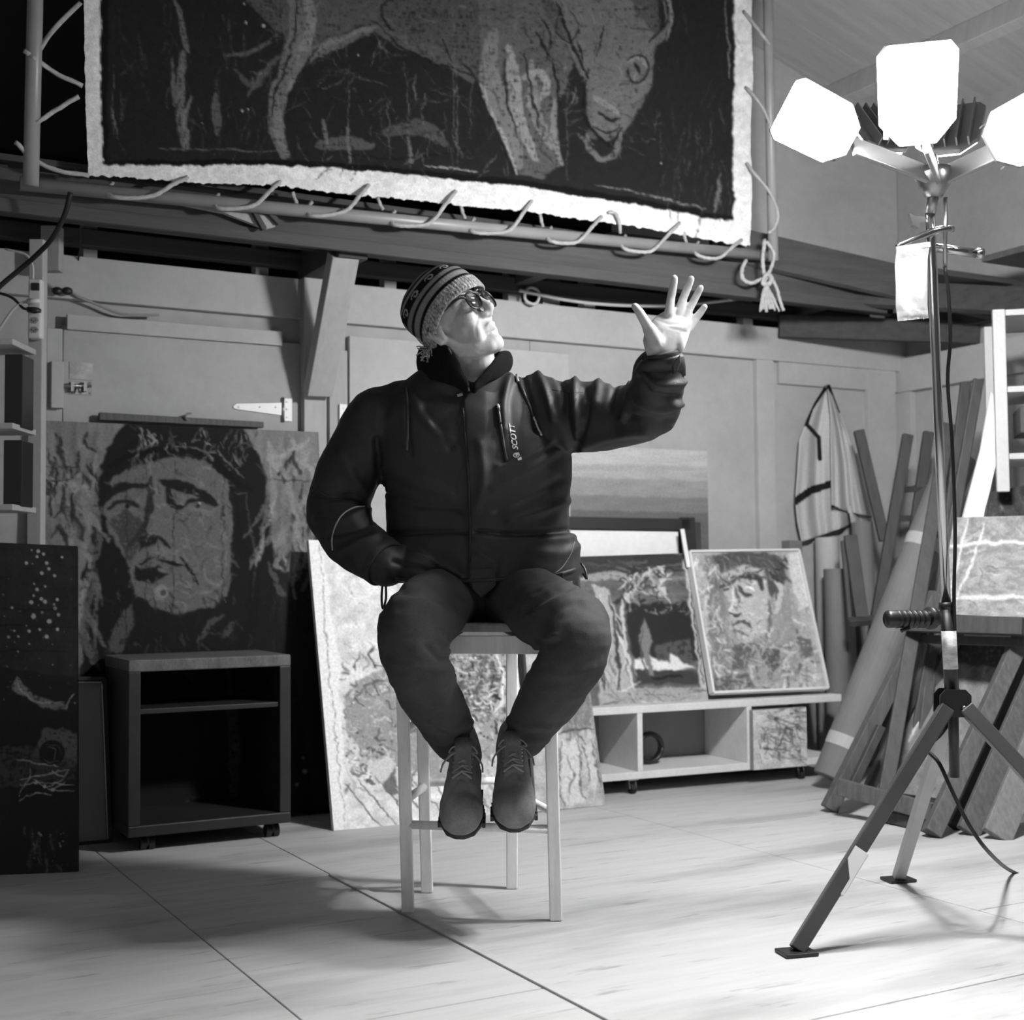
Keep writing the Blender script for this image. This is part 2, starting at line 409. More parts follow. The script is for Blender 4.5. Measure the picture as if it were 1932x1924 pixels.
# the braced joist and its brace
sj0, sj1 = sX(635, 470, LO - .06), sX(690, 470, LO - .06)
jb = ws(660, 486, LO - .04)[1]
sbox(MB(), sj0, sj1, jb, jb + .10, .0, LO - .04).build('braced_joist', M_LOFTD, LT, bevel=.004)
pb = wp(sX(600, 750, .09), ws(600, 742, .09)[1], .09)
pt = wp(sX(648, 488, LO - .08), jb + .015, LO - .08)
MB().bar(pb, pt, .10, .06, WU).build('brace', M_BATTEN, LT, bevel=.004)
# planks lying across the loft's right end, lit from the lamp
sbox(MB(), 1.62, 2.85, zf + .06, zf + .16, .30, .34).build('end_plank', M_LOFT, LT, bevel=.003)
MB().bar(wp(1.45, zf + .22, .42), wp(2.82, zf + .05, .62), .16, .03, (0, .3, 1)).build('slanting_plank', M_LOFT, LT, bevel=.003)
MB().bar(wp(1.75, zf + .12, .12), wp(2.86, zf + .0, .9), .12, .04, (0, .3, 1)).build('slanting_plank', M_LOFTD, LT, bevel=.003)
MB().bar(wp(2.1, zf - .02, .06), wp(2.88, zf - .06, .5), .10, .04, (0, 0, 1)).build('corner_beam', M_LOFTD, LT, bevel=.003)
rbox(MB(), .0, 2.0, zf - .03, zf + .10, .04, .10).build('side_beam', M_LOFTD, LT, bevel=.003)
for t_ in (.45, 1.0, 1.55):
    rbox(MB(), t_, t_ + .32, zf + .10, zf + .125, .0, .55).build('side_board', M_LOFT, LT, bevel=.003)

# ================================================================== WORK LIGHT ON ITS TRIPOD
LB = A(1.065, 3.26, 0)                     # foot of the mast
LS = thing('work_light', LB, 'black and chrome tripod mast carrying three glaring work light panels and two added at the back', 'work light')
def emat():
    m, nt, b = newmat('lit_led_panel'); nt.nodes.remove(b)
    e = nt.nodes.new('ShaderNodeEmission'); e.inputs[1].default_value = LAMP_POWER; e.inputs[0].default_value = (1, 1, 1, 1)
    nt.links.new(e.outputs[0], nt.nodes['Material Output'].inputs[0]); return m
M_EMIT = emat()
hub = Dp(1771, 352, 3.15)
mast0 = Dp(1802, 1466, 3.27); mast1 = Dp(1785, 1140, 3.27); mast2 = Dp(1758, 470, 3.18)
MB().tube([Dp(1801, 1466, 3.27), Dp(1797, 1270, 3.27)], .0125, 14).build('inner_tube', M_BLK, LS, smooth=True)
MB().tube([Dp(1797, 1330, 3.27), mast1], .0165, 18).build('lower_tube', M_BLK, LS, smooth=True)
MB().tube([Dp(1790, 1190, 3.262), Dp(1794, 1262, 3.262)], .0172, 18).build('label_sleeve', mat('silver_label', .78, .4, .35, 90, (.3, .3, 1), fine=.2), LS, smooth=True)
MB().tube([mast1, Dp(1769, 760, 3.235), mast2, Dp(1755, 400, 3.165)], .0115, 16).build('mast_tube', M_CHROME, LS, smooth=True)
MB().tube([Dp(1786, 1150, 3.27), Dp(1785, 1136, 3.27)], .019, 18).build('mast_collar', M_BLK, LS, smooth=True)
# hub plates and bolts
hp = MB()
c = Dp(1803, 1327, 3.235)
P2 = lambda x, y: Dp(x, y, 3.235)
hp.prism([P2(1774,1312), P2(1784,1301), P2(1822,1301), P2(1833,1312), P2(1833,1346), P2(1826,1353), P2(1781,1353), P2(1774,1346)], (0, .006, 0))
hp.build('hub_plate', M_BLK, LS); hp = MB()
hp.prism([q + A(0, .05, 0) for q in [P2(1774,1312), P2(1784,1301), P2(1822,1301), P2(1833,1312), P2(1833,1346), P2(1826,1353), P2(1781,1353), P2(1774,1346)]], (0, .006, 0)); hp.build("hub_plate", M_BLK, LS)

for x, y in ((1783, 1336), (1820, 1336)):
    MB().ell(Dp(x, y, 3.232), (.006, 0, 0), (0, .004, 0), (0, 0, .006)).build('hub_bolt', M_STEEL, LS, smooth=True)
# legs
M_LEG = mat('painted_leg_steel', .30, .35, .12, 9, spec=.6, metal=.2)
def leg(a, b, w, side, m):
    o = MB().bar(a, b, w, w * .9, side).build('leg', m, LS, bevel=.003)
    return o
f1, f2, f3 = Gd(1503, 1800), Gd(1695, 1662), A(1.487, 3.01, 0)
h1, h2_, h3 = Dp(1786, 1335, 3.24), Dp(1790, 1345, 3.30), Dp(1822, 1335, 3.24)
leg(f1 + UP * .01, h1, .034, (0, .3, 1), M_LEG); leg(f2 + UP * .008, h2_, .030, (1, 0, 0), mat('pale_leg_steel', .66, .4, .1, 9)); leg(f3 + UP * .01, h3, .034, (0, .3, 1), M_LEG)
d1 = nz(h1 - f1); w1 = f1 + d1 * .165
MB().bar(w1, w1 + d1 * .115, .0375, .0345, (0, .3, 1)).build('tape_wrap', M_WHITEPL, LS, bevel=.002)
for f_ in (f1, f2, f3):
    MB().hexa(f_ + UP * .005, (.038, .01, 0), (-.008, .03, 0), (0, 0, .004)).build('foot_plate', M_BLK, LS, bevel=.002)
# clamp handle
hd = MB().tube([Dp(1672, 1168, 3.20), Dp(1676, 1168, 3.20), Dp(1752, 1166, 3.245)], [.019, .0215, .0185], 20)
for q in range(6): hd.tube([Dp(1690 + q * 10, 1168, 3.205 + q * .005), Dp(1694 + q * 10, 1168, 3.208 + q * .005)], .0215, 20)
hd.tube([Dp(1752, 1166, 3.245), Dp(1760, 1166, 3.25), Dp(1771, 1166, 3.255)], [.027, .027, .015], 20)
hd.build('clamp_handle', M_BLK, LS, smooth=True)
MB().tube([Dp(1700, 1190, 3.205), Dp(1715, 1185, 3.21), Dp(1705, 1176, 3.21)], .005, 8).build('handle_catch', M_BLK, LS, smooth=True)
# arm that carries the bag, handle tube on the right, small clip
MB().tube(cr([Dp(1692, 467, 3.14), Dp(1730, 450, 3.15), Dp(1768, 434, 3.155), Dp(1797, 432, 3.17)], 4), [.007]*5 + [.009]*8, 10).build('hook_arm', M_CHROME, LS, smooth=True)
rt = MB().tube([Dp(1758, 466, 3.18), Dp(1842, 478, 3.17)], .011, 14)
rt.tube([Dp(1842, 478, 3.17), Dp(1855, 479, 3.17)], .0135, 14); rt.build('side_handle', M_CHROME, LS, smooth=True)
MB().prism([Dp(x, y, 3.16) for x, y in [(1716,402),(1727,408),(1745,408),(1748,416),(1736,420),(1734,430),(1722,424)]], (0, .02, 0)).build('wing_nut', M_STEEL, LS)
MB().tube([Dp(1784, 372, 3.15), Dp(1783, 505, 3.17)], .0055, 8).build('brace_rod', M_STEEL, LS, smooth=True)
MB().tube([Dp(1755, 402, 3.165), Dp(1764, 352, 3.15)], .014, 12).build('lamp_socket', M_STEEL, LS, smooth=True)
MB().loft([(Dp(1762, y, 3.15), (r, 0, 0), (0, r, 0)) for y, r in ((372, .02), (352, .036), (332, .045), (318, .04))], 18).build('lamp_base', M_STEEL, LS, smooth=True)
# three tilting panels and two added behind for the walls: cast housing with fins, lit face
M_HOUS = mat('cast_housing', .62, .45, .06, 9, metal=.5)
def panel(c, up, nrm, w, h):
    c, up = A(c), nz(up); nrm = A(nrm); nrm = nz(nrm - up * np.dot(up, nrm)); sd = np.cross(up, nrm)
    t = .012
    hs = MB().prism([c + sd * x * w / 2 + up * y * h / 2 - nrm * t for x, y in ((-.45,-1),(.45,-1),(.95,-.55),(1,.8),(.8,1),(-.8,1),(-1,.8),(-.95,-.55))], -nrm * .014)
    o = hs.build('lamp_panel', M_HOUS, LS, bevel=.002)
    for q in (-.7, -.35, 0, .35, .7):
        MB().bar(c + sd * q * w / 2 - up * h * .42 - nrm * (t + .026), c + sd * q * w / 2 + up * h * .42 - nrm * (t + .026), .004, .026, sd).build('cooling_fin', M_HOUS, o)
    le = MB().prism([c + sd * x * w / 2 + up * y * h / 2 - nrm * t for x, y in ((-.40,-.92),(.40,-.92),(.86,-.5),(.9,.74),(.72,.92),(-.72,.92),(-.9,.74),(-.86,-.5))], nrm * .008)
    le.build('lit_face', M_EMIT, o)
panel(Dp(1545, 232, 2.98), (-.75, -.05, .38), (-.58, -.50, .16), .15, .18)
panel(Dp(1738, 178, 2.88), (-.08, -.35, .9), (.10, -.9, -.38), .18, .215)
panel(Dp(1938, 240, 3.0), (.75, -.05, .38), (.15, -.9, .05), .15, .18)
panel(hub + A(.08, .15, .17), (.3, .5, .8), (.45, .85, .1), .16, .18)  # added behind the centre panel to brighten the right wall and corner
panel(hub + A(-.10, .15, .17), (-.3, .5, .8), (-.35, .85, .1), .14, .16)  # second added panel, brightens the back wall on the left
for q in (Dp(1608, 275, 3.02), Dp(1745, 270, 2.93), Dp(1880, 285, 3.04), hub + A(.02, .08, .08)):
    MB().bar(hub + A(0, 0, .02), q, .05, .012, (0, .4, 1)).build('panel_arm', M_HOUS, LS, bevel=.003)
# mast cable and floor cable
MB().tube(cr([Dp(1783, 505, 3.165), Dp(1790, 560, 3.17), Dp(1793, 640, 3.18), Dp(1788, 720, 3.21), Dp(1796, 830, 3.26), Dp(1802, 1000, 3.255), Dp(1800, 1140, 3.25), Dp(1806, 1300, 3.3)], 6), .0045, 8).build('mast_cable', M_CABLE, LS, smooth=True)
MB().tube(cr([Dp(1800, 1350, 3.3), Dp(1775, 1385, 3.3), Dp(1750, 1412, 3.3), Dp(1772, 1440, 3.25), Dp(1800, 1500, 3.22), Dp(1832, 1562, 3.2), Dp(1870, 1612, 3.3), Gd(1912, 1645, .005), Gd(1990, 1672, .005), Gd(2100, 1690, .005)], 6), .005, 8).build('floor_cable', M_CABLE, LS, smooth=True)

# ================================================================== STOOL
fl, fr, bl, br = Gd(770, 1722), Gd(1049, 1736), Gd(806, 1683), Gd(966, 1676)
ST = thing('bar_stool', (fl + fr + bl + br) / 4, 'pale wooden bar stool the seated man perches on', 'stool')
SZ = .715
def upw(p, dx=0, dy=0): return A(p[0] + dx, p[1] + dy, SZ - .005)
tops = [Dp(757, 1210, 3.41), Dp(1035, 1210, 3.33), Dp(792, 1210, 3.62), Dp(966, 1210, 3.67)]
tops = [A(t[0], t[1], SZ - .01) for t in tops]
for f_, t_ in zip((fl, fr, bl, br), tops):
    MB().bar(f_ + UP * .002, t_, .031, .026, (1, 0, 0)).build('leg', M_STOOL, ST, bevel=.003)
def atz(i, z): f_, t_ = (fl, fr, bl, br)[i], tops[i]; return f_ + (t_ - f_) * (z / SZ)
for i, j, z, r in ((0, 1, .228, .011), (2, 3, .30, .010), (0, 2, .29, .011), (1, 3, .27, .010), (0, 2, .47, .011), (1, 3, .47, .010)):
    MB().tube([atz(i, z), atz(j, z)], r, 12).build('rung', M_STOOL, ST, smooth=True)
for i, j in ((0, 1), (2, 3), (0, 2), (1, 3)):
    a, b = atz(i, SZ - .026), atz(j, SZ - .026); MB().bar(a, b, .045, .018, UP).build('apron', M_STOOL, ST, bevel=.002)
se = [t + nz(A(t[0], t[1], 0) - A(ORG[ST.name][0], ORG[ST.name][1], 0)) * .022 for t in (tops[0], tops[1], tops[3], tops[2])]
MB().prism([A(q[0], q[1], SZ - .004) for q in se], (0, 0, .022)).build('seat', mat('worn_seat_wood', .52, .5, .2, 12, (1, 8, 1)), ST, bevel=.006)
# ================================================================== PAINT: brush work laid down stroke by stroke on a grid
def vnoise(h, w, cell, rng=RNG):
    gh, gw = int(h / cell[1]) + 3, int(w / cell[0]) + 3
    g = rng.random((gh, gw)); y = np.arange(h) / cell[1]; x = np.arange(w) / cell[0]
    yi, xi = y.astype(int), x.astype(int); fy, fx = y - yi, x - xi; fy = fy*fy*(3 - 2*fy); fx = fx*fx*(3 - 2*fx)
    a = g[np.ix_(yi, xi)]; b = g[np.ix_(yi, xi+1)]; c = g[np.ix_(yi+1, xi)]; d = g[np.ix_(yi+1, xi+1)]
    fy = fy[:, None]; fx = fx[None]
    return (a*(1-fx) + b*fx) * (1-fy) + (c*(1-fx) + d*fx) * fy
class Paint:
    def __init__(s, x0, y0, x1, y1, cell, v, warp=5):
        s.x0, s.y0, s.c = x0, y0, cell; s.w, s.h = int((x1-x0)/cell)+2, int((y1-y0)/cell)+2
        s.X, s.Y = np.meshgrid(x0 + np.arange(s.w)*cell, y0 + np.arange(s.h)*cell); s.a = np.full((s.h, s.w), float(v))
        s.gx = s.X + warp * (vnoise(s.h, s.w, (18/cell, 18/cell)) * 2 - 1) + warp*.5 * (vnoise(s.h, s.w, (6/cell, 6/cell)) * 2 - 1)
        s.gy = s.Y + warp * (vnoise(s.h, s.w, (18/cell, 18/cell)) * 2 - 1) + warp*.5 * (vnoise(s.h, s.w, (6/cell, 6/cell)) * 2 - 1)
        s.dry = vnoise(s.h, s.w, (10/cell, 3/cell)) * .5 + vnoise(s.h, s.w, (3/cell, 8/cell)) * .5
    def mix(s, sl, al, v): s.a[sl] = s.a[sl] * (1 - al) + v * al
    def sub(s, pts, pad):
        xs, ys = [p[0] for p in pts], [p[1] for p in pts]
        i0 = max(int((min(xs)-pad-s.x0)/s.c), 0); i1 = min(int((max(xs)+pad-s.x0)/s.c)+2, s.w)
        j0 = max(int((min(ys)-pad-s.y0)/s.c), 0); j1 = min(int((max(ys)+pad-s.y0)/s.c)+2, s.h)
        return (slice(j0, max(j1, j0)), slice(i0, max(i1, i0)))
    def poly(s, pts, v, al=1.0, dry=0.0):
        sl = s.sub(pts, 12); X, Y = s.gx[sl], s.gy[sl]
        if X.size == 0: return s
        ins = np.zeros(X.shape, bool); n = len(pts)
        for i in range(n):
            (ax, ay), (bx, by) = pts[i], pts[(i+1) % n]
            if ay != by: ins ^= ((ay > Y) != (by > Y)) & (X < (bx - ax) * (Y - ay) / (by - ay) + ax)
        d, _ = segd(X, Y, list(pts) + [pts[0]])
        m = np.clip(.5 + np.where(ins, d, -d) / 4, 0, 1) * al
        if dry: m = m * (.22 + .78 * np.clip((s.dry[sl] - dry) * 4 + .5, 0, 1))
        s.mix(sl, m, v); return s
    def st(s, pts, w, v, al=1.0, dry=0.0, taper=True, smooth=True):
        P = [tuple(p) for p in pts]
        if smooth and len(P) > 2: P = [tuple(q) for q in cr([(p[0], p[1]) for p in P], 5)]
        sl = s.sub(P, w + 8); X, Y = s.gx[sl], s.gy[sl]
        if X.size == 0: return s
        d, t = segd(X, Y, P); ww = w/2 * (np.sqrt(np.clip(1 - (2*t-1)**2 * .8, 0, 1)) if taper else 1)
        m = np.clip((ww - d) / max(min(w * .3, 3.0), s.c * .6) + .5, 0, 1) * al
        if dry: m = m * (.22 + .78 * np.clip((s.dry[sl] - dry) * 4 + .5, 0, 1))
        s.mix(sl, m, v); return s
    def dot(s, x, y, r, v):
        sl = s.sub([(x, y)], r + 3); d = np.hypot(s.X[sl] - x, s.Y[sl] - y); s.mix(sl, np.clip(r - d + .5, 0, 1), v); return s
    def dots(s, n, box, r, v, rng=RNG):
        for _ in range(n):
            s.dot(rng.uniform(box[0], box[2]), rng.uniform(box[1], box[3]), rng.uniform(*r) * rng.random() ** .6 + .6, rng.uniform(*v))
        return s
    def scrib(s, n, box, L, w, v, al=1.0, dry=0.0, ang=None, curl=.8, rng=RNG):   # many short brush marks
        for _ in range(n):
            x, y = rng.uniform(box[0], box[2]), rng.uniform(box[1], box[3]); a = rng.uniform(0, 6.28) if ang is None else rng.normal(*ang)
            l = rng.uniform(*L); P = [(x, y)]
            for k in range(3):
                a += rng.normal(0, curl * .5); x += math.cos(a) * l / 3; y += math.sin(a) * l / 3; P.append((x, y))
            s.st(P, rng.uniform(*w), rng.uniform(*v), al, dry)
        return s
    def mottle(s, amp, cell=(12, 12)):
        s.a *= 1 + amp * (vnoise(s.h, s.w, (cell[0]/s.c, cell[1]/s.c)) * 2 - 1) + amp * .5 * (vnoise(s.h, s.w, (cell[0]/s.c/3, cell[1]/s.c/3)) * 2 - 1); return s
    def at(s, px, py):
        u = np.clip((px - s.x0) / s.c, 0, s.w - 1.001); v = np.clip((py - s.y0) / s.c, 0, s.h - 1.001)
        i, j = u.astype(int), v.astype(int); fx, fy = u - i, v - j; a = s.a
        return (a[j,i]*(1-fx) + a[j,i+1]*fx)*(1-fy) + (a[j+1,i]*(1-fx) + a[j+1,i+1]*fx)*fy
def canvas_mesh(corners, thick, paint, res, side=.5, bulge=None):
    TL, TR, BR, BL = [A(c) for c in corners]
    q = np.array([proj(c) for c in (TL, TR, BR, BL)])
    nu = int(max(np.hypot(*(q[1]-q[0])), np.hypot(*(q[2]-q[3]))) / res) + 2; nv = int(max(np.hypot(*(q[3]-q[0])), np.hypot(*(q[2]-q[1]))) / res) + 2
    u, v = np.meshgrid(np.linspace(0, 1, nu), np.linspace(0, 1, nv)); u, v = u.ravel()[:, None], v.ravel()[:, None]
    P = (TL*(1-u) + TR*u)*(1-v) + (BL*(1-u) + BR*u)*v
    n = nz(np.cross(TR - TL, BL - TL)); n = n if np.dot(n, TL - CAM) < 0 else -n     # towards the viewer
    px, py = proj(P); vals = paint.at(px, py)
    if bulge is not None: P = P + n * bulge(u, v)
    idx = np.arange(nu*nv).reshape(nv, nu)
    fs = np.stack([idx[:-1,:-1], idx[1:,:-1], idx[1:,1:], idx[:-1,1:]], -1).reshape(-1, 4).tolist()
    rim = list(idx[0,:]) + list(idx[1:,-1]) + list(idx[-1,-2::-1]) + list(idx[-2:0:-1,0])
    N = nu*nv; V = P.tolist(); m = len(rim)
    V += [P[i].tolist() for i in rim] + [(P[i] - n*thick).tolist() for i in rim]
    fs += [(N+i, N+(i+1) % m, N+m+(i+1) % m, N+m+i) for i in range(m)] + [tuple(N+m+i for i in range(m))]
    vals = np.concatenate([vals, np.full(2*m, side)])
    if bulge is not None:
        fs.pop(); o_ = len(V); V += (P - n*thick).tolist(); vals = np.concatenate([vals, np.full(nu*nv, side)])
        fs += np.stack([idx[:-1,:-1], idx[:-1,1:], idx[1:,1:], idx[1:,:-1]], -1).reshape(-1, 4).__add__(o_).tolist()
    me = bpy.data.meshes.new('canvas'); me.from_pydata(V, [], fs); me.update(); setpaint(me, vals); return me, n
M_PAINT = pmat('oil_paint', .75, spec=.12); M_PAINTG = pmat('glossy_oil_paint', .5, .3, 90, spec=.25); M_PAINTM = pmat('matt_tempera', .85, .3, 160, spec=.1)

# ================================================================== HANGING BISON CANVAS IN ITS PIPE FRAME
PO = .54
def Fp(x, y, o=0.0): return Wl(x, y, PO + o)
def at_z(p, z): return A(p[0], p[1], z)
PF = thing('pipe_frame', Fp(750, 430), 'grey steel pipe frame under the roof with the bison canvas laced into it', 'frame')
MB().tube([Fp(38, 346), Fp(1460, 484)], .0215, 20).build('bottom_pipe', M_PIPE, PF, smooth=True)
MB().tube([Fp(58, 350, .03), Fp(66, 20, .03), at_z(Fp(68, -100, .03), 3.32)], .0235, 20).build('left_pipe', M_PIPE, PF, smooth=True)
MB().tube([Fp(1459, 492, .03), Fp(1450, 60, .03), at_z(Fp(1449, 0, .03), 3.32)], .0205, 20).build('right_pipe', M_PIPE, PF, smooth=True)
MB().tube([at_z(Fp(58, 0), 3.31), at_z(Fp(1462, 0), 3.31)], .0215, 20).build('top_pipe', M_PIPE, PF, smooth=True)
# painted field and raw canvas border: one cloth
p = Paint(100, -560, 1450, 480, 2.0, .86, 3)
p.mottle(.03, (30, 30))
fld = [(184,-520),(190,-170),(197,312),(420,318),(640,324),(800,336),(960,352),(1120,372),(1260,396),(1383,417),(1386,-20),(1386,-60)]
p.poly(fld, .135); p.st([(197,310),(600,318),(800,334),(1000,356),(1200,386),(1382,414)], 16, .07)
p.st([(195,-100),(198,310)], 14, .08)
# mid tones of the bison's flank, shoulder, legs, muzzle
p.poly([(470,-170),(460,0),(520,60),(620,70),(700,40),(760,80),(880,120),(920,170),(960,120),(1010,80),(1080,110),(1130,200),(1100,270),(1180,240),(1230,130),(1245,70),(1240,-170)], .34, .8, .30)
p.poly([(900,-170),(905,120),(930,240),(980,330),(1020,340),(1060,310),(1050,220),(1080,120),(1010,-20)], .36, .85, .28)
p.poly([(540,-170),(530,60),(545,120),(600,90),(680,50),(720,60),(720,-170)], .33, .8, .3)
p.poly([(1000,-60),(1090,60),(1100,150),(1110,220),(1140,270),(1180,250),(1225,170),(1240,70),(1190,0),(1120,-40)], .40, .9, .25)
for P_, w_, v_ in [([(545,-40),(560,40),(548,110),(530,170),(520,230),(534,300)], 34, .42), ([(575,-30),(585,40),(570,110),(545,170)], 22, .50), ([(520,170),(528,250),(545,300)], 18, .46),
                   ([(530,160),(580,110),(640,80),(700,55)], 24, .40), ([(700,55),(780,90),(850,120),(890,150)], 26, .34), ([(590,100),(650,70),(712,52)], 10, .46),
                   ([(930,60),(920,130),(940,190),(960,240),(980,310)], 40, .46), ([(960,90),(970,160),(985,230),(1010,300)], 24, .55), ([(1000,120),(1010,200),(1040,280)], 20, .48), ([(985,150),(1020,140),(1030,170),(1000,200)], 16, .55),
                   ([(910,150),(920,200),(950,260),(975,330)], 12, .6), ([(1050,190),(1045,250),(1060,310)], 14, .5),
                   ([(345,100),(340,180),(348,280)], 16, .42), ([(362,180),(350,230),(356,280)], 10, .46), ([(325,110),(330,200)], 7, .4), ([(405,180),(412,250)], 18, .36), ([(330,0),(345,60),(355,100)], 12, .42),
                   ([(430,105),(470,100),(510,80)], 8, .36), ([(440,130),(480,160),(520,120)], 10, .3), ([(470,180),(500,130),(540,100)], 9, .34),
                   ([(1240,-40),(1262,20),(1255,60),(1230,90)], 16, .42), ([(1255,-20),(1272,30),(1258,75)], 5, .5), ([(1095,255),(1130,300),(1160,290),(1175,250)], 12, .42), ([(1120,185),(1150,200),(1170,215)], 14, .5),
                   ([(1180,120),(1200,110),(1220,125)], 7, .5), ([(1180,150),(1210,160),(1222,140)], 5, .44), ([(1060,-20),(1075,60),(1095,140)], 22, .4), ([(1120,50),(1140,120),(1130,180)], 18, .38),
                   ([(600,275),(650,270),(700,275)], 26, .34), ([(730,250),(800,240),(840,270)], 30, .30), ([(610,225),(620,280)], 8, .42), ([(656,240),(660,310)], 6, .42), ([(770,260),(775,310)], 7, .42)]:
    p.st(P_, w_, v_, .9, .30)
for P_, w_ in [([(560,0),(552,80),(525,160),(512,220)], 4), ([(600,90),(560,150),(540,200)], 5), ([(900,170),(930,230),(960,300),(970,330)], 7), ([(950,110),(955,180),(980,260)], 4), ([(985,100),(1000,160),(1020,240)], 4), ([(1010,60),(1040,120),(1060,200)], 6),
               ([(1070,10),(1090,50),(1075,80),(1050,60),(1060,20)], 3), ([(1050,0),(1080,90),(1110,150)], 6), ([(1110,130),(1100,180),(1110,230),(1150,275),(1175,240)], 6), ([(1180,115),(1200,105),(1222,120),(1215,150),(1190,155),(1180,130)], 4), ([(1195,120),(1205,140)], 9),
               ([(1130,210),(1150,225),(1172,222)], 5), ([(1120,235),(1150,250),(1170,240)], 4), ([(1225,80),(1245,60),(1262,30),(1255,-10)], 5), ([(700,40),(760,90),(820,120),(890,140)], 4), ([(740,60),(720,20),(750,-20)], 5), ([(830,75),(850,120)], 3), ([(640,290),(760,300),(840,290),(880,280)], 3),
               ([(1020,30),(1040,70),(1030,110)], 4), ([(1090,80),(1100,120)], 4), ([(1140,50),(1125,110)], 3)]:
    p.st(P_, w_, .09, .85)
rg = np.random.default_rng(3)
p.scrib(150, (470, -20, 1060, 190), (20, 70), (1.5, 5), (.20, .46), .7, .45, rng=rg)
p.scrib(120, (1000, -30, 1240, 280), (12, 45), (1.2, 4), (.16, .5), .7, .4, rng=rg)
p.scrib(60, (215, 0, 520, 300), (20, 70), (1.5, 5), (.20, .34), .7, .5, (1.57, .3), .3, rng=rg)
p.scrib(70, (560, 180, 960, 320), (15, 60), (1.2, 4), (.2, .42), .7, .45, (1.57, .5), .4, rng=rg)
p.scrib(45, (1240, 200, 1380, 395), (20, 70), (1.5, 6), (.18, .32), .6, .5, (1.57, .15), .2, rng=rg)
p.scrib(40, (1240, 0, 1380, 300), (15, 60), (1, 3), (.16, .24), .6, .5, (1.57, .15), .2, rng=rg)
for x, y0, y1 in ((855,20,290),(862,160,310),(890,150,260),(660,120,310),(770,130,320),(1072,150,340),(735,180,300),(215,120,260)): p.st([(x, y0), (x + rg.uniform(-3, 3), y1)], 2.2, .38, .8, .3, smooth=False)
for x, y, r in ((463,44,2.6),(496,50,3.2),(460,8,2),(458,208,2.4),(469,205,1.8),(675,105,2.4),(382,232,1.6),(1247,308,2),(700,190,1.5)): p.dot(x, y, r, .66)
p.st([(300,280),(420,283),(520,288)], 5, .4, .8, .45); p.st([(800,315),(870,320),(900,325)], 6, .6, .9, .4); p.st([(1120,350),(1220,370),(1330,395)], 6, .5, .8, .45); p.st([(1370,0),(1376,150)], 4, .5, .8, .35); p.st([(1358,330),(1350,400)], 8, .42, .8, .4); p.st([(212,200),(222,260)], 3, .5, .8, .3)
p.mottle(.06, (8, 8))
cw = lambda u, v: .006 * np.sin(u * 34) * np.clip((v - .8) * 5, 0, 1) + .006 * np.sin(v * 14 + u * 3)
me, n_ = canvas_mesh([at_z(Fp(146, -40, .0), 3.23), at_z(Fp(1420, -40, .0), 3.23), Fp(1416, 462, .0), Fp(166, 333, .0)], .003, p, 2.6, .7, cw)
co, _ = getco(me)
# ragged, scalloped hem: the cloth is drawn down where the cords pull
px, py = proj(co); 
edge = np.interp(px, [150, 180, 345, 520, 690, 856, 1000, 1150, 1278, 1390, 1420], [333, 333, 344, 352, 370, 386, 400, 420, 440, 462, 462])
rag = np.array([mn.noise(Vector((float(x) * .09, 0, 3))) * 4 + mn.noise(Vector((float(x) * .5, 0, 8))) * 2.5 for x in px])
t_ = np.clip((py - (edge - 70)) / 70, 0, 1)
hem_true = 333 + (px - 166) * (462 - 333) / (1416 - 166)
dz = -((edge + rag - hem_true) * t_) * (np.linalg.norm(co - CAM, axis=1) / FP)
co[:, 2] += dz
vr = np.array([mn.noise(Vector((0, float(y) * .05, 5))) * 3 + mn.noise(Vector((0, float(y) * .4, 9))) * 1.5 for y in py])
sidew = np.where(px < 190, np.clip((190 - px) / 45, 0, 1), np.where(px > 1385, np.clip((px - 1385) / 35, 0, 1), 0))
co += WU[None] * (vr * sidew * .0016)[:, None]
setco(me, co)
BC = mobj('bison_canvas', me, M_PAINTM); tag(BC, 'huge unstretched canvas with a dark painted bison and a raw pale border', 'painting')
# lacing cord: every loop a piece of its own
RP = thing('lacing_rope', Fp(800, 420), 'pale twisted rope laced through the canvas border round the bottom pipe', 'rope')
def loop(pts, r=.0068, n=5): MB().tube(cr(pts, n), r, 12, rope=260).build('rope_loop', M_ROPE, RP, smooth=True)
for (ax, ay), (bx, by), (cx, cy) in [((350,337),(292,368),(212,371)), ((526,345),(482,386),(412,393)), ((693,352),(655,396),(588,407)), ((857,364),(812,420),(745,424)), ((1001,382),(962,434),(895,438)), ((1132,412),(1092,455),(1040,455)), ((1279,424),(1232,472),(1180,470)), ((1396,455),(1360,485),(1318,482))]:
    loop([Fp(ax + 3, ay - 3, -.012), Fp(ax, ay, .014), Fp((ax + bx) / 2 + 4, (ay + by) / 2 - 4, .035), Fp(bx, by, .045), Fp((bx + cx) / 2, (by + cy) / 2 + 4, .042), Fp(cx, cy, .03), Fp(cx - 8, cy - 10, .0), Fp(cx, cy - 26, -.03)])
for (ax, ay), (bx, by) in [((711,374),(722,395)), ((868,388),(877,412)), ((1018,404),(1024,428)), ((1290,445),(1296,460)), ((552,370),(560,382))]:
    loop([Fp(ax, ay - 8, -.012), Fp((ax + bx) / 2, (ay + by) / 2, -.015), Fp(bx, by, -.028)], .006)
loop([Fp(1147, 401, .012), Fp(1160, 402, .02), Fp(1168, 418, .02), Fp(1170, 440, -.0)], .0065)
for q in [[(30,268),(62,300),(110,322),(168,331)], [(62,112),(105,52),(152,6)], [(46,95),(100,135),(156,162)], [(68,232),(105,208),(148,182)]]:
    loop([Fp(x, y, .05 if i == 0 else .015) for i, (x, y) in enumerate(q)])
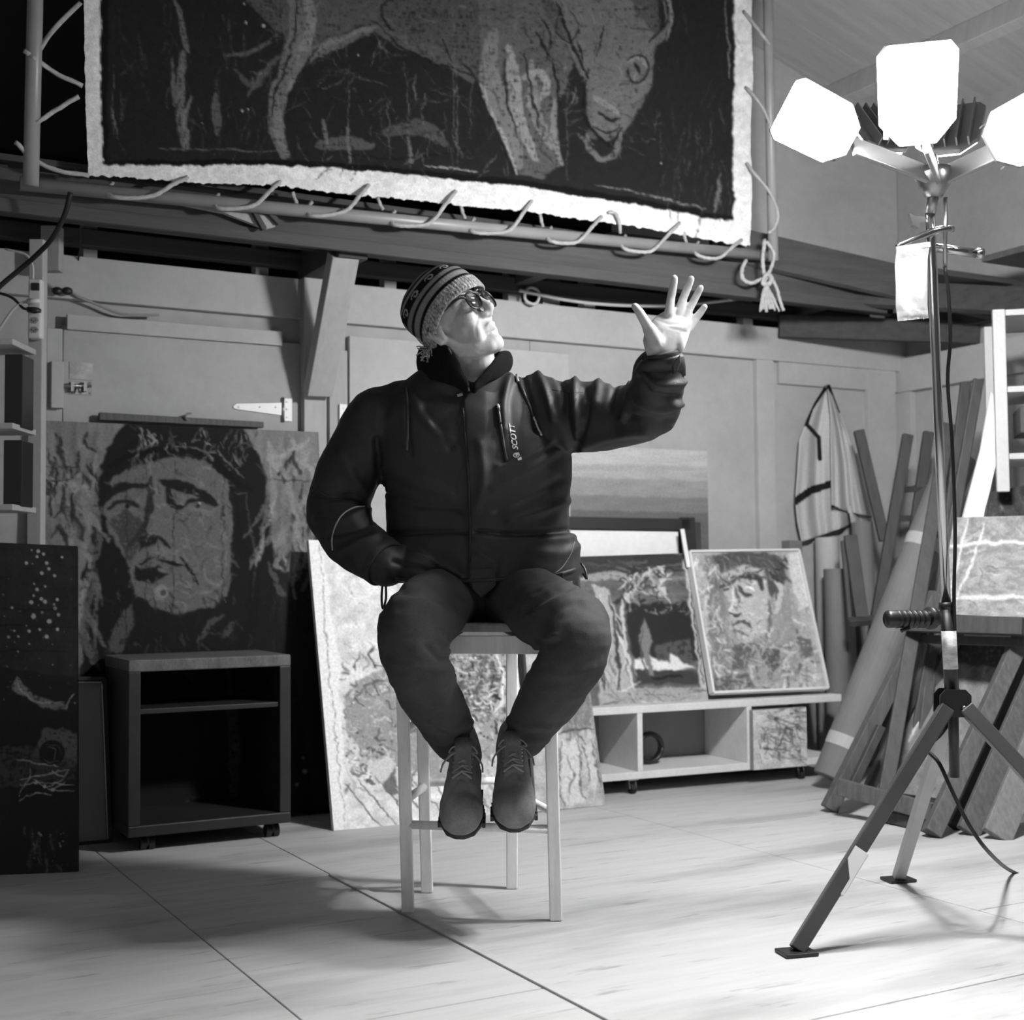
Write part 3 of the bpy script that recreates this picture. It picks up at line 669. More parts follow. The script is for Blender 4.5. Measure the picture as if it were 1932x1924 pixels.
for q in [[(1409,308),(1424,328),(1452,362),(1468,402),(1462,428),(1450,440)], [(1407,165),(1422,180),(1440,205),(1452,232)], [(1404,22),(1428,52),(1452,84)]]:
    loop([Fp(x, y, .016 if i == 0 else .05) for i, (x, y) in enumerate(q)], .006)
# knotted end with its tassel, and a loose hook of cord
loop([Fp(1443,452,.04), Fp(1439,490,.045), Fp(1442,520,.04)], .0075); loop([Fp(1446,455,.045), Fp(1460,478,.05), Fp(1455,505,.05), Fp(1446,522,.04)], .0068)
MB().tube(cr([Fp(1440,528,.04), Fp(1446,518,.055), Fp(1456,524,.05), Fp(1450,536,.055), Fp(1440,534,.05), Fp(1446,524,.045)], 5), .009, 12, rope=220).build('knot', M_ROPE, RP, smooth=True)
loop([Fp(1456,524,.05), Fp(1466,545,.05), Fp(1471,565,.05), Fp(1478,586,.045)], .0065)
for k in range(11):
    x1 = 1432 + k * 3.6 + RNG.uniform(-1, 1)
    MB().tube(cr([Fp(1447, 535, .045), Fp(1446 + (k-5) * 1.2, 548, .047 + .004 * (k % 3)), Fp(1449 + (k-5) * 2.4, 564, .04 + .006 * (k % 2)), Fp(x1 + 2, 586 + RNG.uniform(-5, 3), .045)], 4), [.0042] * 9 + [.0038] * 4, 6, rope=300).build('tassel_strand', M_ROPE, RP, smooth=True)
loop([Fp(1408,491,.02), Fp(1400,508,.03), Fp(1402,526,.035), Fp(1418,534,.035), Fp(1436,526,.03)], .0075)
# whitish batten stuck behind the pipe, a dark clamp on its end
BT = thing('wooden_batten', Fp(420, 400), 'pale batten with a dark clamp stuck behind the pipe at left', 'stick')
MB().prism([Fp(x, y, -.05) for x, y in [(300,376),(345,378),(470,402),(512,412),(516,430),(500,434),(420,404),(340,388)]], WN * .018).build('stick', M_BATTEN, BT)
for q in ([(470,396),(480,398),(500,432),(492,436)], [(492,394),(504,392),(526,420),(522,426)]): MB().prism([Fp(x, y, -.03) for x, y in q], WN * .02).build('clamp_jaw', M_BLK, BT)

# ================================================================== PICTURES LEANING ROUND THE ROOM
M_FRAMEW = mat('white_frame_lath', .82, .55, .07, 9, fine=.05); M_FRAMED = mat('dark_frame', .16, .5, .2, 9); M_BACK = mat('raw_canvas_back', .5, .8, .1, 9)
# --- big hooded portrait on boards
pl = lean(Gd(620, 1535), Wl(350, 800, .075))
p = Paint(70, 780, 640, 1560, 2.0, .50, 4); rg = np.random.default_rng(5)
p.mottle(.10, (10, 60))
p.scrib(60, (80, 795, 210, 1200), (40, 130), (5, 16), (.42, .62), .75, .35, (1.45, .25), .4, rg); p.scrib(50, (470, 800, 620, 1080), (30, 110), (5, 14), (.46, .66), .75, .35, (1.6, .3), .4, rg)
p.scrib(14, (80, 800, 170, 1000), (20, 70), (4, 9), (.16, .26), .8, .3, (1.57, .2), .3, rg); p.scrib(16, (520, 860, 600, 1080), (20, 50), (3, 8), (.18, .3), .8, .3, (1.57, .25), .3, rg)
p.st([(105,815),(118,880),(128,930)], 10, .15); p.poly([(113,950),(160,970),(158,1020),(115,1010)], .24)
p.poly([(560,1075),(630,1080),(640,1560),(70,1560),(150,1300),(175,1080),(300,1050),(540,1076)], .15)        # lower ground, painted dark for the man's cast shadow
p.poly([(235,800),(452,800),(490,860),(512,960),(516,1060),(530,1180),(560,1300),(600,1560),(140,1560),(160,1260),(150,1120),(172,1010),(180,900),(205,840)], .115)   # hood
p.st([(150,1030),(172,1060),(160,1120),(150,1180),(170,1240),(190,1260)], 10, .42, .9, .3); p.st([(165,1140),(160,1200),(185,1250)], 22, .30, .8, .35)
p.st([(175,860),(172,960),(168,1080)], 6, .5, .6, .35); p.st([(215,815),(180,890)], 8, .52, .7, .3)
p.poly([(196,960),(215,900),(265,873),(330,862),(385,868),(420,895),(444,930),(440,1000),(437,1060),(430,1120),(405,1145),(370,1150),(340,1160),(300,1150),(255,1120),(235,1050),(205,1010)], .42)   # face
p.scrib(130, (215, 880, 435, 1140), (10, 40), (2, 7), (.32, .54), .6, .35, None, 1, rg)
p.st([(205,850),(260,812),(330,800),(400,806),(470,850)], 26, .13, .9); p.scrib(46, (240, 798, 485, 875), (14, 34), (2, 6), (.26, .5), .8, .3, (1.4, .6), .4, rg)
p.st([(205,880),(260,855),(330,848),(385,858),(430,895),(470,925)], 17, .09); p.st([(330,842),(390,848),(430,872),(460,900)], 4, .5, .8, .35); p.st([(240,850),(300,842)], 3.5, .45, .8, .35)
p.st([(196,948),(215,925),(245,918),(280,916)], 16, .13); p.st([(305,908),(330,916),(370,928),(410,950)], 20, .12); p.st([(318,918),(322,950),(338,956)], 14, .13)     # brows
p.st([(205,960),(230,945),(262,955)], 9, .15); p.st([(212,968),(240,966),(258,958)], 5, .46); p.st([(340,956),(375,945),(410,952)], 8, .13); p.st([(350,962),(385,966),(408,960)], 7, .48); p.dot(372, 953, 5, .1); p.dot(377, 949, 2, .7); p.dot(240, 955, 4, .1)
p.st([(288,900),(283,940),(276,980),(262,1010),(242,1030)], 14, .15, .85, .25); p.st([(296,900),(300,930),(300,975),(292,1010)], 22, .44, .8, .3); p.poly([(258,1012),(280,1005),(318,1022),(322,1032),(290,1028),(262,1040)], .13)
p.poly([(205,985),(240,960),(268,985),(258,1040),(245,1065),(228,1030)], .22, .7, .3)
p.st([(262,1062),(290,1050),(320,1062),(345,1066)], 8, .09); p.poly([(275,1052),(300,1020),(325,1040),(345,1062)], .47, .8, .25); p.poly([(250,1070),(300,1068),(320,1085),(290,1100),(255,1095)], .12); p.st([(300,1078),(330,1082),(350,1090)], 10, .42)
p.st([(344,1050),(352,1068),(364,1085),(372,1105)], 6, .10); p.st([(382,1062),(390,1090),(405,1102),(418,1092)], 7, .5, .9, .25)
p.dot(305, 1116, 13, .55); p.dot(308, 1118, 6, .32); p.st([(292,1108),(296,1128),(312,1134)], 5, .5)
p.scrib(60, (190, 1110, 470, 1220), (16, 50), (2, 6), (.10, .30), .8, .35, (1.2, .5), .5, rg); p.poly([(250,1120),(300,1155),(400,1150),(420,1120),(440,1190),(330,1200),(230,1180)], .12, .8, .3)
p.poly([(210,1190),(235,1150),(252,1140),(250,1180),(228,1228),(208,1226)], .36, .9, .25)
p.st([(375,1210),(400,1175),(420,1160)], 12, .36, .8, .35); p.st([(420,1200),(440,1175)], 14, .34, .8, .35); p.st([(440,920),(450,1010),(480,1080),(470,1180),(450,1230)], 22, .10, .9); p.st([(462,930),(470,990),(485,1050),(475,1130)], 5, .28, .8, .3)
p.scrib(40, (440, 1080, 620, 1500), (20, 80), (2, 5), (.20, .28), .5, .5, (1.57, .2), .3, rg); p.scrib(20, (180, 1260, 540, 1500), (15, 45), (4, 12), (.10, .3), .6, .45, None, 1, rg)
p.st([(430,1250),(440,1400),(442,1500)], 22, .32, .7, .35); p.dot(575, 1455, 5, .5); p.dot(572, 1430, 4, .4); p.dot(560, 1480, 4, .45)
p.scrib(40, (82, 800, 185, 1160), (50, 140), (6, 18), (.40, .66), .7, .3, (1.35, .25), .4, rg); p.scrib(34, (495, 810, 615, 1070), (40, 110), (6, 16), (.40, .68), .7, .3, (1.65, .3), .4, rg)
p.scrib(18, (85, 800, 180, 1020), (20, 60), (4, 9), (.14, .24), .85, .25, (1.5, .2), .3, rg); p.scrib(18, (520, 850, 600, 1080), (16, 46), (3, 8), (.14, .26), .85, .25, (1.57, .25), .3, rg)
p.scrib(40, (260, 800, 480, 862), (10, 26), (2, 5), (.34, .62), .85, .3, (1.45, .4), .3, rg); p.scrib(16, (262, 805, 292, 835), (8, 20), (2, 5), (.5, .66), .9, .2, (1.2, .5), .4, rg)
p.scrib(60, (215, 880, 430, 1130), (8, 26), (2, 5), (.22, .34), .6, .35, None, 1, rg); p.scrib(60, (290, 870, 430, 1140), (8, 30), (2, 6), (.46, .60), .6, .3, None, 1, rg)
p.st([(505,830),(540,900),(560,1000),(556,1070)], 10, .6, .8, .3); p.st([(178,1090),(158,1180),(176,1250)], 12, .40, .8, .3); p.st([(150,1035),(168,1050),(170,1075)], 7, .56, .85, .25)
for x in (240, 278, 330, 422): p.st([(x, 870), (x - 4, 1230)], 1.8, .14, .7, smooth=False)
for y in (880, 905): p.st([(82, y), (150, y + 1)], 2.2, .15, .8, smooth=False)
p.st([(500,905),(600,910)], 2.2, .2, .8, smooth=False); p.a *= .90
me, n_ = canvas_mesh([pl(79,793), pl(601,815), pl(627,1533), pl(84,1560)], .022, p, 2.4, .3)
tag(mobj('portrait_painting', me, M_PAINT), 'large dark portrait of a bearded hooded face on boards behind the black cabinet', 'painting')
tag(MB().prism([Wl(x, y, .05) for x, y in [(185,779),(494,797),(494,808),(185,793)]], WN * .025).build('wooden_strip', M_DWOOD, bevel=.003), 'narrow grey wooden strip along the top of the hooded portrait', 'strip')
tag(MB().tube(cr([Wl(360,780,.06), Wl(353,781,.085), Wl(350,788,.085), Wl(356,796,.065)], 4), .004, 8).build('wall_hook', M_GALV, smooth=True), 'small metal hook above the wooden strip on the door', 'hook')

# --- narrow dark panels stacked right of the portrait
pl = lean(Wl(610, 1240, .075), Wl(610, 840, .05))
p = Paint(580, 800, 650, 1300, 2, .2, 3); p.mottle(.3, (8, 60)); p.scrib(20, (590, 820, 640, 1080), (20, 60), (2, 7), (.12, .34), .8, .3, (1.57, .2), .3)
me, n_ = canvas_mesh([pl(588,836), pl(648,840), pl(650,1240), pl(600,1236)], .02, p, 3, .3); tag(mobj('narrow_painting', me, M_PAINT), 'dark narrow panel half hidden behind the man, right of the hooded portrait', 'painting')

# --- splattered night painting at far left
pl = plane3(Gd(40, 1649), Gd(146, 1645), Dp(90, 1030, 4.12))
p = Paint(-130, 1015, 165, 1665, 1.6, .16, 3); rg = np.random.default_rng(8)
p.mottle(.15, (20, 20)); p.poly([(-130,1240),(160,1280),(160,1665),(-130,1665)], .12); p.scrib(60, (-120, 1040, 145, 1200), (40, 120), (1, 2.5), (.12, .2), .6, .3, (1.57, .05), .1, rg)
for y in (1150, 1182, 1228): p.st([(-120, y - 2), (146, y)], 1.8, .08, .9, smooth=False)
p.dots(70, (-120, 1036, 146, 1230), (.8, 3.6), (.5, .72), rg); p.dots(60, (-120, 1160, 146, 1330), (.5, 1.4), (.4, .6), rg)
for x, y, r in ((72,1040,3.5),(82,1045,3),(70,1050,3),(88,1062,3.5),(92,1073,3),(79,1081,3.5),(103,1086,3),(117,1051,2.5),(70,1112,3.5),(78,1130,3.5),(85,1135,4),(59,1136,4),(63,1163,4.5),(93,1172,4.5),(108,1131,3),(88,1201,4)): p.dot(x, y, r, .66)
p.poly([(30,1275),(60,1310),(128,1332),(122,1340),(80,1335),(40,1312),(20,1300)], .5, .9, .3); p.st([(32,1290),(60,1322),(120,1326)], 4, .62, .8, .3)
p.poly([(70,1400),(85,1375),(120,1372),(146,1385),(146,1440),(128,1450),(110,1430),(60,1425)], .42, .9, .3); p.poly([(-130,1420),(60,1405),(125,1425),(146,1440),(140,1470),(60,1480),(-130,1500)], .3, .8, .4)
p.dot(98, 1420, 24, .12); p.st([(90,1410),(104,1416),(100,1435)], 3, .4); p.st([(82,1432),(92,1440),(110,1436)], 2, .36); p.st([(88,1405),(110,1408),(118,1425)], 2, .3)
for q in ([(35,1470),(80,1462),(130,1450)],[(40,1480),(90,1476),(140,1480)],[(35,1500),(52,1470),(56,1450)],[(60,1470),(100,1490),(140,1490)],[(90,1485),(105,1478),(120,1468)],[(96,1492),(112,1482),(122,1474)],[(100,1455),(118,1465),(128,1450)],[(30,1430),(70,1440),(110,1447)],[(36,1510),(70,1498),(96,1500)],[(122,1340),(130,1320),(138,1305)]): p.st(q, 2.6, .7, .95)
for q in ([(98,1492),(104,1488)],[(85,1486),(88,1480)],[(64,1478),(72,1476)]): p.st(q, 7, .76, smooth=False)
p.scrib(14, (40, 1550, 110, 1630), (16, 50), (2, 7), (.28, .42), .7, .45, (1.57, .2), .3, rg); p.dots(14, (60, 1570, 120, 1640), (.6, 2.4), (.5, .65), rg)
sg = [(54,1634),(60,1628),(58,1638),(66,1630),(70,1636),(78,1629),(82,1636),(90,1632),(98,1635),(106,1630),(112,1636),(120,1631)]; p.st(sg, 1.8, .26, .8, taper=False); p.st([(126,1634),(132,1630)], 1.6, .25)
me, n_ = canvas_mesh([pl(-120,1018), pl(145,1030), pl(147,1644), pl(-120,1660)], .022, p, 1.8, .08)
tag(mobj('night_painting', me, M_PAINTG), 'dark splattered painting with white paint drips at the far left edge', 'painting')

# --- narrow framed grey board next to it
FB = thing('framed_board', Gd(180, 1588), 'plain grey board in a thin black and silver frame left of the black cabinet', 'picture')
pl = plane3(Gd(120, 1595), Gd(207, 1588), Dp(180, 1281, 4.44)); nb = nz(np.cross(pl(207,1588) - pl(120,1595), pl(120,1281) - pl(120,1595))); nb = nb if nb[1] < 0 else -nb
MB().prism([pl(x, y) for x, y in [(110,1284),(192,1284),(203,1583),(110,1592)]], -nb * .012).build('board', mat('grey_board', .62, .7, .05, 9), FB)
for (x0, y0, x1, y1, w_, nm, m_) in [(110,1280,197,1280,.012,'frame_rail',M_FRAMED),(196,1280,207,1588,.014,'frame_rail',M_FRAMED),(110,1594,207,1587,.010,'frame_rail',M_FRAMED),(191,1289,203,1582,.005,'silver_lip',M_STEEL),(110,1287,191,1287,.004,'silver_lip',M_STEEL)]:
    MB().bar(pl(x0, y0) + nb * .006, pl(x1, y1) + nb * .006, w_, .022, np.cross(nb, pl(x1, y1) - pl(x0, y0))).build(nm, m_, FB, bevel=.001)

# --- big pale canvas with a white border behind the stool
pl = lean(Gd(640, 1567), Wl(640, 1030, .20))
p = Paint(570, 1000, 1040, 1580, 2.0, .86, 4); rg = np.random.default_rng(12)
p.mottle(.08, (14, 14)); p.scrib(60, (640, 1030, 760, 1250), (10, 40), (1, 3), (.5, .66), .5, .45, (.6, .4), .8, rg)
p.poly([(650,1310),(690,1275),(760,1255),(830,1220),(900,1205),(985,1215),(1000,1400),(900,1440),(830,1470),(760,1450),(690,1430),(655,1380)], .55, .85, .25)
p.scrib(160, (650, 1260, 790, 1480), (10, 46), (1.5, 5), (.25, .85), .85, .2, None, 1.6, rg); p.scrib(200, (840, 1215, 975, 1420), (8, 40), (1.5, 5), (.12, .88), .9, .15, None, 1.8, rg)
p.poly([(870,1240),(920,1235),(945,1280),(930,1340),(880,1350),(860,1300)], .2, .6, .45); p.scrib(60, (860, 1235, 950, 1350), (8, 30), (1.2, 3), (.6, .9), .9, .1, None, 1.8, rg)
p.st([(930,1225),(948,1265),(945,1320),(930,1345)], 7, .85); p.st([(660,1330),(690,1295),(740,1280)], 5, .35, .8, .3); p.dots(120, (850, 1230, 960, 1400), (.8, 3), (.1, .9), rg); p.dots(60, (650, 1280, 750, 1460), (.8, 2.5), (.3, .9), rg)
p.poly([(690,1445),(730,1425),(750,1440),(725,1480),(705,1475)], .8); p.poly([(720,1480),(745,1450),(755,1500),(735,1500)], .35, .8)
for i in range(9): p.st([(636 + i*34, 1462 + i % 2 * 5), (720 + i*34, 1560)], 2.4, .28, .85, smooth=False); 
p.poly([(880,1400),(960,1380),(985,1420),(985,1545),(880,1545)], .62, .5, .3); p.scrib(20, (870, 1400, 985, 1500), (20, 50), (2, 5), (.4, .6), .6, .3, (.9, .2), .2, rg)
p.poly([(580,1010),(604,1010),(640,1240),(654,1580),(626,1580)], .94); p.st([(604,1020),(618,1240),(653,1570)], 1.6, .4, .7)
p.poly([(958,1180),(1000,1180),(1000,1560),(975,1560)], .92)
me, n_ = canvas_mesh([pl(582,1018), pl(955,1040), pl(1004,1534), pl(630,1567)], .022, p, 2.0, .8)
tag(mobj('abstract_painting', me, M_PAINT), 'tall pale dripped abstract with a white left border leaning behind the stool', 'painting')

# --- figure panel leaning between the stool and the trolley
pl = lean(Gd(1012, 1533), Wl(1080, 1150, .30))
p = Paint(990, 1120, 1160, 1545, 1.8, .66, 4); rg = np.random.default_rng(15)
p.mottle(.1, (14, 14)); p.poly([(1050,1270),(1110,1250),(1118,1370),(1060,1385)], .42, .8, .3); p.scrib(60, (1050, 1240, 1120, 1380), (10, 40), (1.5, 4), (.25, .6), .8, .3, (1.5, .4), .6, rg)
p.st([(1056,1385),(1080,1372),(1120,1378)], 4, .3); p.poly([(1062,1400),(1085,1390),(1100,1420),(1095,1480),(1110,1515),(1065,1520),(1058,1450)], .78, .8, .25); p.poly([(1100,1410),(1120,1400),(1128,1460),(1120,1510)], .76, .8, .25)
for q in ([(1062,1400),(1056,1440),(1062,1520)],[(1085,1392),(1098,1420),(1094,1470),(1106,1510)],[(1100,1400),(1112,1440),(1108,1480)],[(1118,1400),(1128,1450),(1132,1500)],[(1070,1430),(1082,1460),(1076,1500)]): p.st(q, 3.2, .34, .85, .2)
p.scrib(40, (1050, 1390, 1135, 1520), (8, 26), (1.2, 3), (.4, .85), .8, .3, (1.5, .5), .8, rg); p.st([(1110,1250),(1125,1400),(1140,1515)], 4, .5, .8)
me, n_ = canvas_mesh([pl(985,1140), pl(1092,1150), pl(1143,1519), pl(1012,1531)], .02, p, 2.0, .45)
tag(mobj('figure_panel', me, M_PAINT), 'pale grey figure painting standing between the stool and the low trolley', 'painting')

# --- wall panel with grey horizontal bands
p = Paint(1040, 830, 1350, 1050, 2.0, .66, 1.5)
for y0, y1, v in ((838,876,.70),(876,902,.64),(902,934,.56),(934,962,.47),(962,1050,.40)):
    p.poly([(1040,y0-3),(1350,y0+5),(1350,y1+5),(1040,y1-3)], v)
p.mottle(.04, (40, 6))
sa, sb = sX(1050, 900, .02), sX(1334, 900, .02); za, zb2 = ws(1334, 851, .02)[1], ws(1334, 1060, .02)[1]
me, n_ = canvas_mesh([wp(sa, za, .024), wp(sb, za, .024), wp(sb, zb2, .024), wp(sa, zb2, .024)], .022, p, 3, .4)
tag(mobj('banded_panel', me, M_PAINTM), 'panel with grey horizontal bands fixed to the back wall right of the man', 'painting')
# ================================================================== BLACK CABINET ON CASTERS
cA, cB = Gd(240, 1612), Gd(548, 1580)
CK = thing('rolling_cabinet', (cA + cB) / 2, 'black open cabinet with one shelf on casters before the hooded portrait', 'cabinet')
cu = nz(A(cB[0] - cA[0], cB[1] - cA[1], 0)); cn = A(cu[1], -cu[0], 0)        # along the front, towards the viewer
fpl = lambda x, y: Pl(x, y, cA, cn)
def ck(x, y): p = fpl(x, y); return float(np.dot(p - cA, cu)), float(p[2])
uL, uR = ck(242, 1400)[0], ck(549, 1400)[0]; zT = ck(400, 1240)[1]; zT2 = ck(400, 1262)[1]; zS = ck(400, 1336)[1]; zB = ck(400, 1545)[1]; zB2 = ck(400, 1566)[1]; CDp = .36; tw = .038
def cbox(a, b, z0, z1, d0, d1): return MB().hexa(cA * (1, 1, 0) + cu * (a + b) / 2 - cn * (d0 + d1) / 2 + UP * (z0 + z1) / 2, cu * (b - a) / 2, cn * (d1 - d0) / 2, UP * (z1 - z0) / 2)
MTOP = mat('worn_cabinet_top', .36, .6, .3, 9, (1, 5, 1), .4, .05, fine=.25)
cbox(uL - .0, uR, zT2, zT, 0, CDp).build('top', MTOP, CK, bevel=.004)
cbox(uL, uL + tw, zB, zT2, 0, CDp).build('side_panel', M_BLACKP, CK, bevel=.003)
cbox(uR - tw, uR, zB, zT2, 0, CDp).build('side_panel', M_BLACKP, CK, bevel=.003)
cbox(uL, uR, zB2, zB, 0, CDp).build('bottom', M_BLACKP, CK, bevel=.004)
cbox(uL + tw, uR - tw, zS - .008, zS + .008, .01, CDp - .02).build('shelf', M_BLACKP, CK, bevel=.002)
for a, d in ((uL + .07, .05), (uR - .05, .05), (uL + .07, CDp - .05), (uR - .05, CDp - .05)):
    c = cA * (1, 1, 0) + cu * a - cn * d; r = zB2 / 2 - .004
    o = MB().tube([c + UP * (zB2 + .003), c + UP * (zB2 - .02)], .012, 10).build('caster', M_BLK, CK)
    for q in (-.013, .013): MB().tube([c + cu * (q - .009) + UP * (r + .001), c + cu * (q + .009) + UP * (r + .001)], r, 18).build('caster_wheel', M_BLK, o)
    MB().loft([(c + UP * (r + .01) + cu * x, cn * r * 1.08, UP * r * 1.08) for x in (-.003, .003)], 16).build('caster_hood', M_BLK, o)

# ================================================================== LOW TROLLEY
tA, tB = Gd(1197, 1496), Gd(1516, 1468)
tu = nz(A(tB[0] - tA[0], tB[1] - tA[1], 0)); tn = A(tu[1], -tu[0], 0); tp = lambda x, y: Pl(x, y, tA + tn * .03, tn)
TR = thing('low_trolley', (tA + tB) / 2, 'long low pale trolley with open bays on casters by the back wall', 'trolley')
T0 = (tA + tn * .03) * (1, 1, 0)
def tk(x, y): p = tp(x, y); return float(np.dot(p - T0, tu)), float(p[2])
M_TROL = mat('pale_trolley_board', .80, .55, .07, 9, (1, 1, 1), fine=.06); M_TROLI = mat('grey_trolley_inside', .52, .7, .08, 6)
def tbox(a, b, z0, z1, d0, d1): return MB().hexa(T0 + tu * (a + b) / 2 - tn * (d0 + d1) / 2 + UP * (z0 + z1) / 2, tu * (b - a) / 2, tn * (d1 - d0) / 2, UP * (z1 - z0) / 2)
u0 = tk(1050, 1400)[0]; u1 = tk(1588, 1320)[0]; TD = .33
zt1, zt0 = tk(1400, 1320)[1], tk(1400, 1334)[1]; zb1, zb0 = tk(1300, 1448)[1], tk(1300, 1462)[1]
tbox(u0, u1, zt0, zt1, 0, TD).build('top_board', M_TROL, TR, bevel=.003)
tbox(u0, u1, zb0, zb1, 0, TD).build('bottom_board', M_TROL, TR, bevel=.003)
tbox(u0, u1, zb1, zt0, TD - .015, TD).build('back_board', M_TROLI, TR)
for x in (1060, 1208, 1415): a = tk(x, 1400)[0]; tbox(a - .012, a + .012, zb1, zt0, 0, TD - .016).build('divider', M_TROL, TR, bevel=.002)
for xx, dd in ((1197, .03), (1516, .03), (1230, .30), (1530, .30)):
    c = T0 + tu * tk(xx, 1480)[0] - tn * dd; r = (zb0 - .02) / 2
    o = MB().hexa(c + UP * (zb0 - .003), tu * .022, tn * .022, (0, 0, .0025)).build('caster', M_STEEL, TR)
    for q in (-.014, .014): MB().bar(c + tu * q + UP * (zb0 - .004), c + tu * q + tn * .012 + UP * r, .004, .02, tu).build('caster_fork', M_STEEL, o)
    MB().tube([c + tn * .012 + tu * -.010 + UP * (r + .001), c + tn * .012 + tu * .010 + UP * (r + .001)], r, 18).build('caster_wheel', M_RUB, o)
# things inside the bays
tr_ = T0 + tu * tk(1265, 1440)[0] - tn * .16
ring = MB()
ringpts = [tr_ + tu * .055 * math.cos(a) + UP * (.055 * math.sin(a) + zb1 + .0665) for a in np.linspace(0, 2 * math.pi, 25)[:-1]]
ring.loft([(q, nz(q - (tr_ + UP * (zb1 + .0665))) * .011, tn * .02) for q in ringpts + ringpts[:1]], 8)
tag(ring.build('tape_roll', M_BLK, smooth=True), 'dark roll of tape standing in the middle bay of the low trolley', 'tape')
cl = MB()
for k in range(5):
    q = T0 + tu * (tk(1226, 1440)[0] + k * .013) - tn * (.15 + .01 * (k % 2)) + UP * (zb1 + .012)
    cl.ell(q, tu * .016, tn * .014, UP * (.0125 + .004 * (k % 2)), 10, 6)
tag(mobj('dark_rag', remesh(cl, .004, 3), M_BLK), 'small crumpled black rag beside the tape roll in the trolley', 'rag')
# small pale painting standing in front of the right bay
sp_ = lambda x, y: Pl(x, y, T0 + tn * .028, tn)
p = Paint(1405, 1310, 1535, 1445, 1.5, .74, 3); rg = np.random.default_rng(21)
p.mottle(.1, (8, 8)); p.scrib(90, (1425, 1330, 1515, 1430), (10, 40), (1.5, 4), (.35, .6), .8, .3, (0.1, .2), .4, rg); p.scrib(50, (1430, 1360, 1512, 1425), (8, 24), (1.5, 4), (.3, .5), .8, .35, (1.57, .2), .6, rg)
for q in ([(1452,1356),(1468,1354)],[(1490,1347),(1504,1343)],[(1482,1374),(1494,1378)],[(1440,1410),(1452,1412)]): p.st(q, 4, .26, .8, .35)
a0, a1 = [float(np.dot(sp_(x, 1380) - T0, tu)) for x in (1421, 1522)]
c4 = [T0 + tn * .028 + tu * q + UP * z for q, z in ((a0, zt0 - .012), (a1, zt0 - .012), (a1, zb0 + .003), (a0, zb0 + .003))]
DP = tag(mobj('small_panel', canvas_mesh(c4, .024, p, 1.8, .55)[0], M_PAINT, parent=TR), 'pale scratchy painted panel closing the right bay')
# paintings leaning on top of the trolley
tpt = lambda x, y, off: Pl(x, y, T0 - tn * off, tn)
pl = plane3(tpt(1200, 1335, .07), tpt(1300, 1330, .07), tpt(1220, 1045, .27))
p = Paint(1080, 1030, 1345, 1350, 1.6, .36, 3.5); rg = np.random.default_rng(31)
p.mottle(.12, (16, 10)); p.poly([(1090,1040),(1310,1045),(1312,1075),(1090,1085)], .20); p.scrib(40, (1095, 1045, 1310, 1130), (30, 80), (3, 8), (.14, .46), .7, .35, (.03, .12), .2, rg)
p.st([(1100,1090),(1160,1085),(1180,1092)], 18, .62, .85, .25); p.st([(1240,1095),(1300,1088)], 12, .48, .8, .3)
p.scrib(60, (1175, 1065, 1250, 1125), (8, 26), (3, 8), (.45, .8), .9, .2, (.8, .8), .8, rg); p.scrib(30, (1165, 1060, 1260, 1140), (6, 18), (2, 6), (.12, .2), .9, .25, None, 1, rg)
p.poly([(1178,1140),(1300,1135),(1320,1250),(1200,1260)], .13, .95); p.scrib(20, (1180, 1140, 1300, 1160), (6, 16), (2, 5), (.2, .6), .8, .3, None, 1, rg)
p.poly([(1235,1215),(1300,1205),(1315,1265),(1240,1262)], .34, .8, .35); p.poly([(1195,1240),(1228,1236),(1262,1252),(1262,1232),(1312,1262),(1250,1268),(1198,1262)], .82); p.poly([(1196,1260),(1320,1268),(1322,1290),(1200,1292)], .22); p.st([(1230,1280),(1290,1276)], 6, .1)
p.poly([(1208,1180),(1216,1166),(1222,1180),(1230,1200),(1228,1240),(1236,1275),(1224,1274),(1214,1230),(1204,1200)], .46); p.st([(1212,1185),(1210,1230),(1220,1270)], 4, .3)
p.poly([(1118,1100),(1150,1110),(1176,1200),(1192,1310),(1130,1320),(1122,1200)], .66, .95); p.scrib(45, (1115, 1110, 1180, 1310), (20, 60), (2, 6), (.2, .85), .85, .25, (1.5, .2), .3, rg)
for q in ([(1150,1120),(1162,1200),(1172,1300)],[(1128,1130),(1140,1220),(1138,1310)],[(1165,1165),(1172,1180)],[(1160,1205),(1166,1260)]): p.st(q, 5, .2, .85, .2)
p.st([(1172,1130),(1182,1220),(1196,1315)], 7, .74); p.st([(1300,1060),(1318,1180),(1335,1330)], 22, .72, .9, .2, False); p.st([(1296,1062),(1308,1140),(1326,1290)], 3, .25)
p.poly([(1130,1300),(1330,1296),(1340,1345),(1130,1345)], .62, .9, .2); p.scrib(30, (1130, 1300, 1335, 1340), (15, 50), (2, 5), (.3, .8), .8, .3, (.05, .25), .4, rg)
me, n_ = canvas_mesh([pl(1090,1050), pl(1300,1043), pl(1338,1332), pl(1118,1342)], .02, p, 1.9, .5)
tag(mobj('landscape_painting', me, M_PAINTG), 'dark landscape with a pale standing figure, left of two pictures on the trolley', 'painting')
PD = None
pl2 = plane3(tpt(1400, 1320, .03), tpt(1500, 1313, .03), tpt(1400, 1040, .25))
p = Paint(1285, 1025, 1580, 1325, 1.6, .66, 3.5); rg = np.random.default_rng(41)
p.mottle(.12, (10, 10)); p.poly([(1330,1045),(1358,1045),(1370,1180),(1385,1300),(1345,1300),(1335,1180)], .42, .8, .3); p.poly([(1360,1045),(1470,1042),(1490,1100),(1500,1200),(1510,1290),(1370,1290),(1360,1180)], .52, .6, .3)
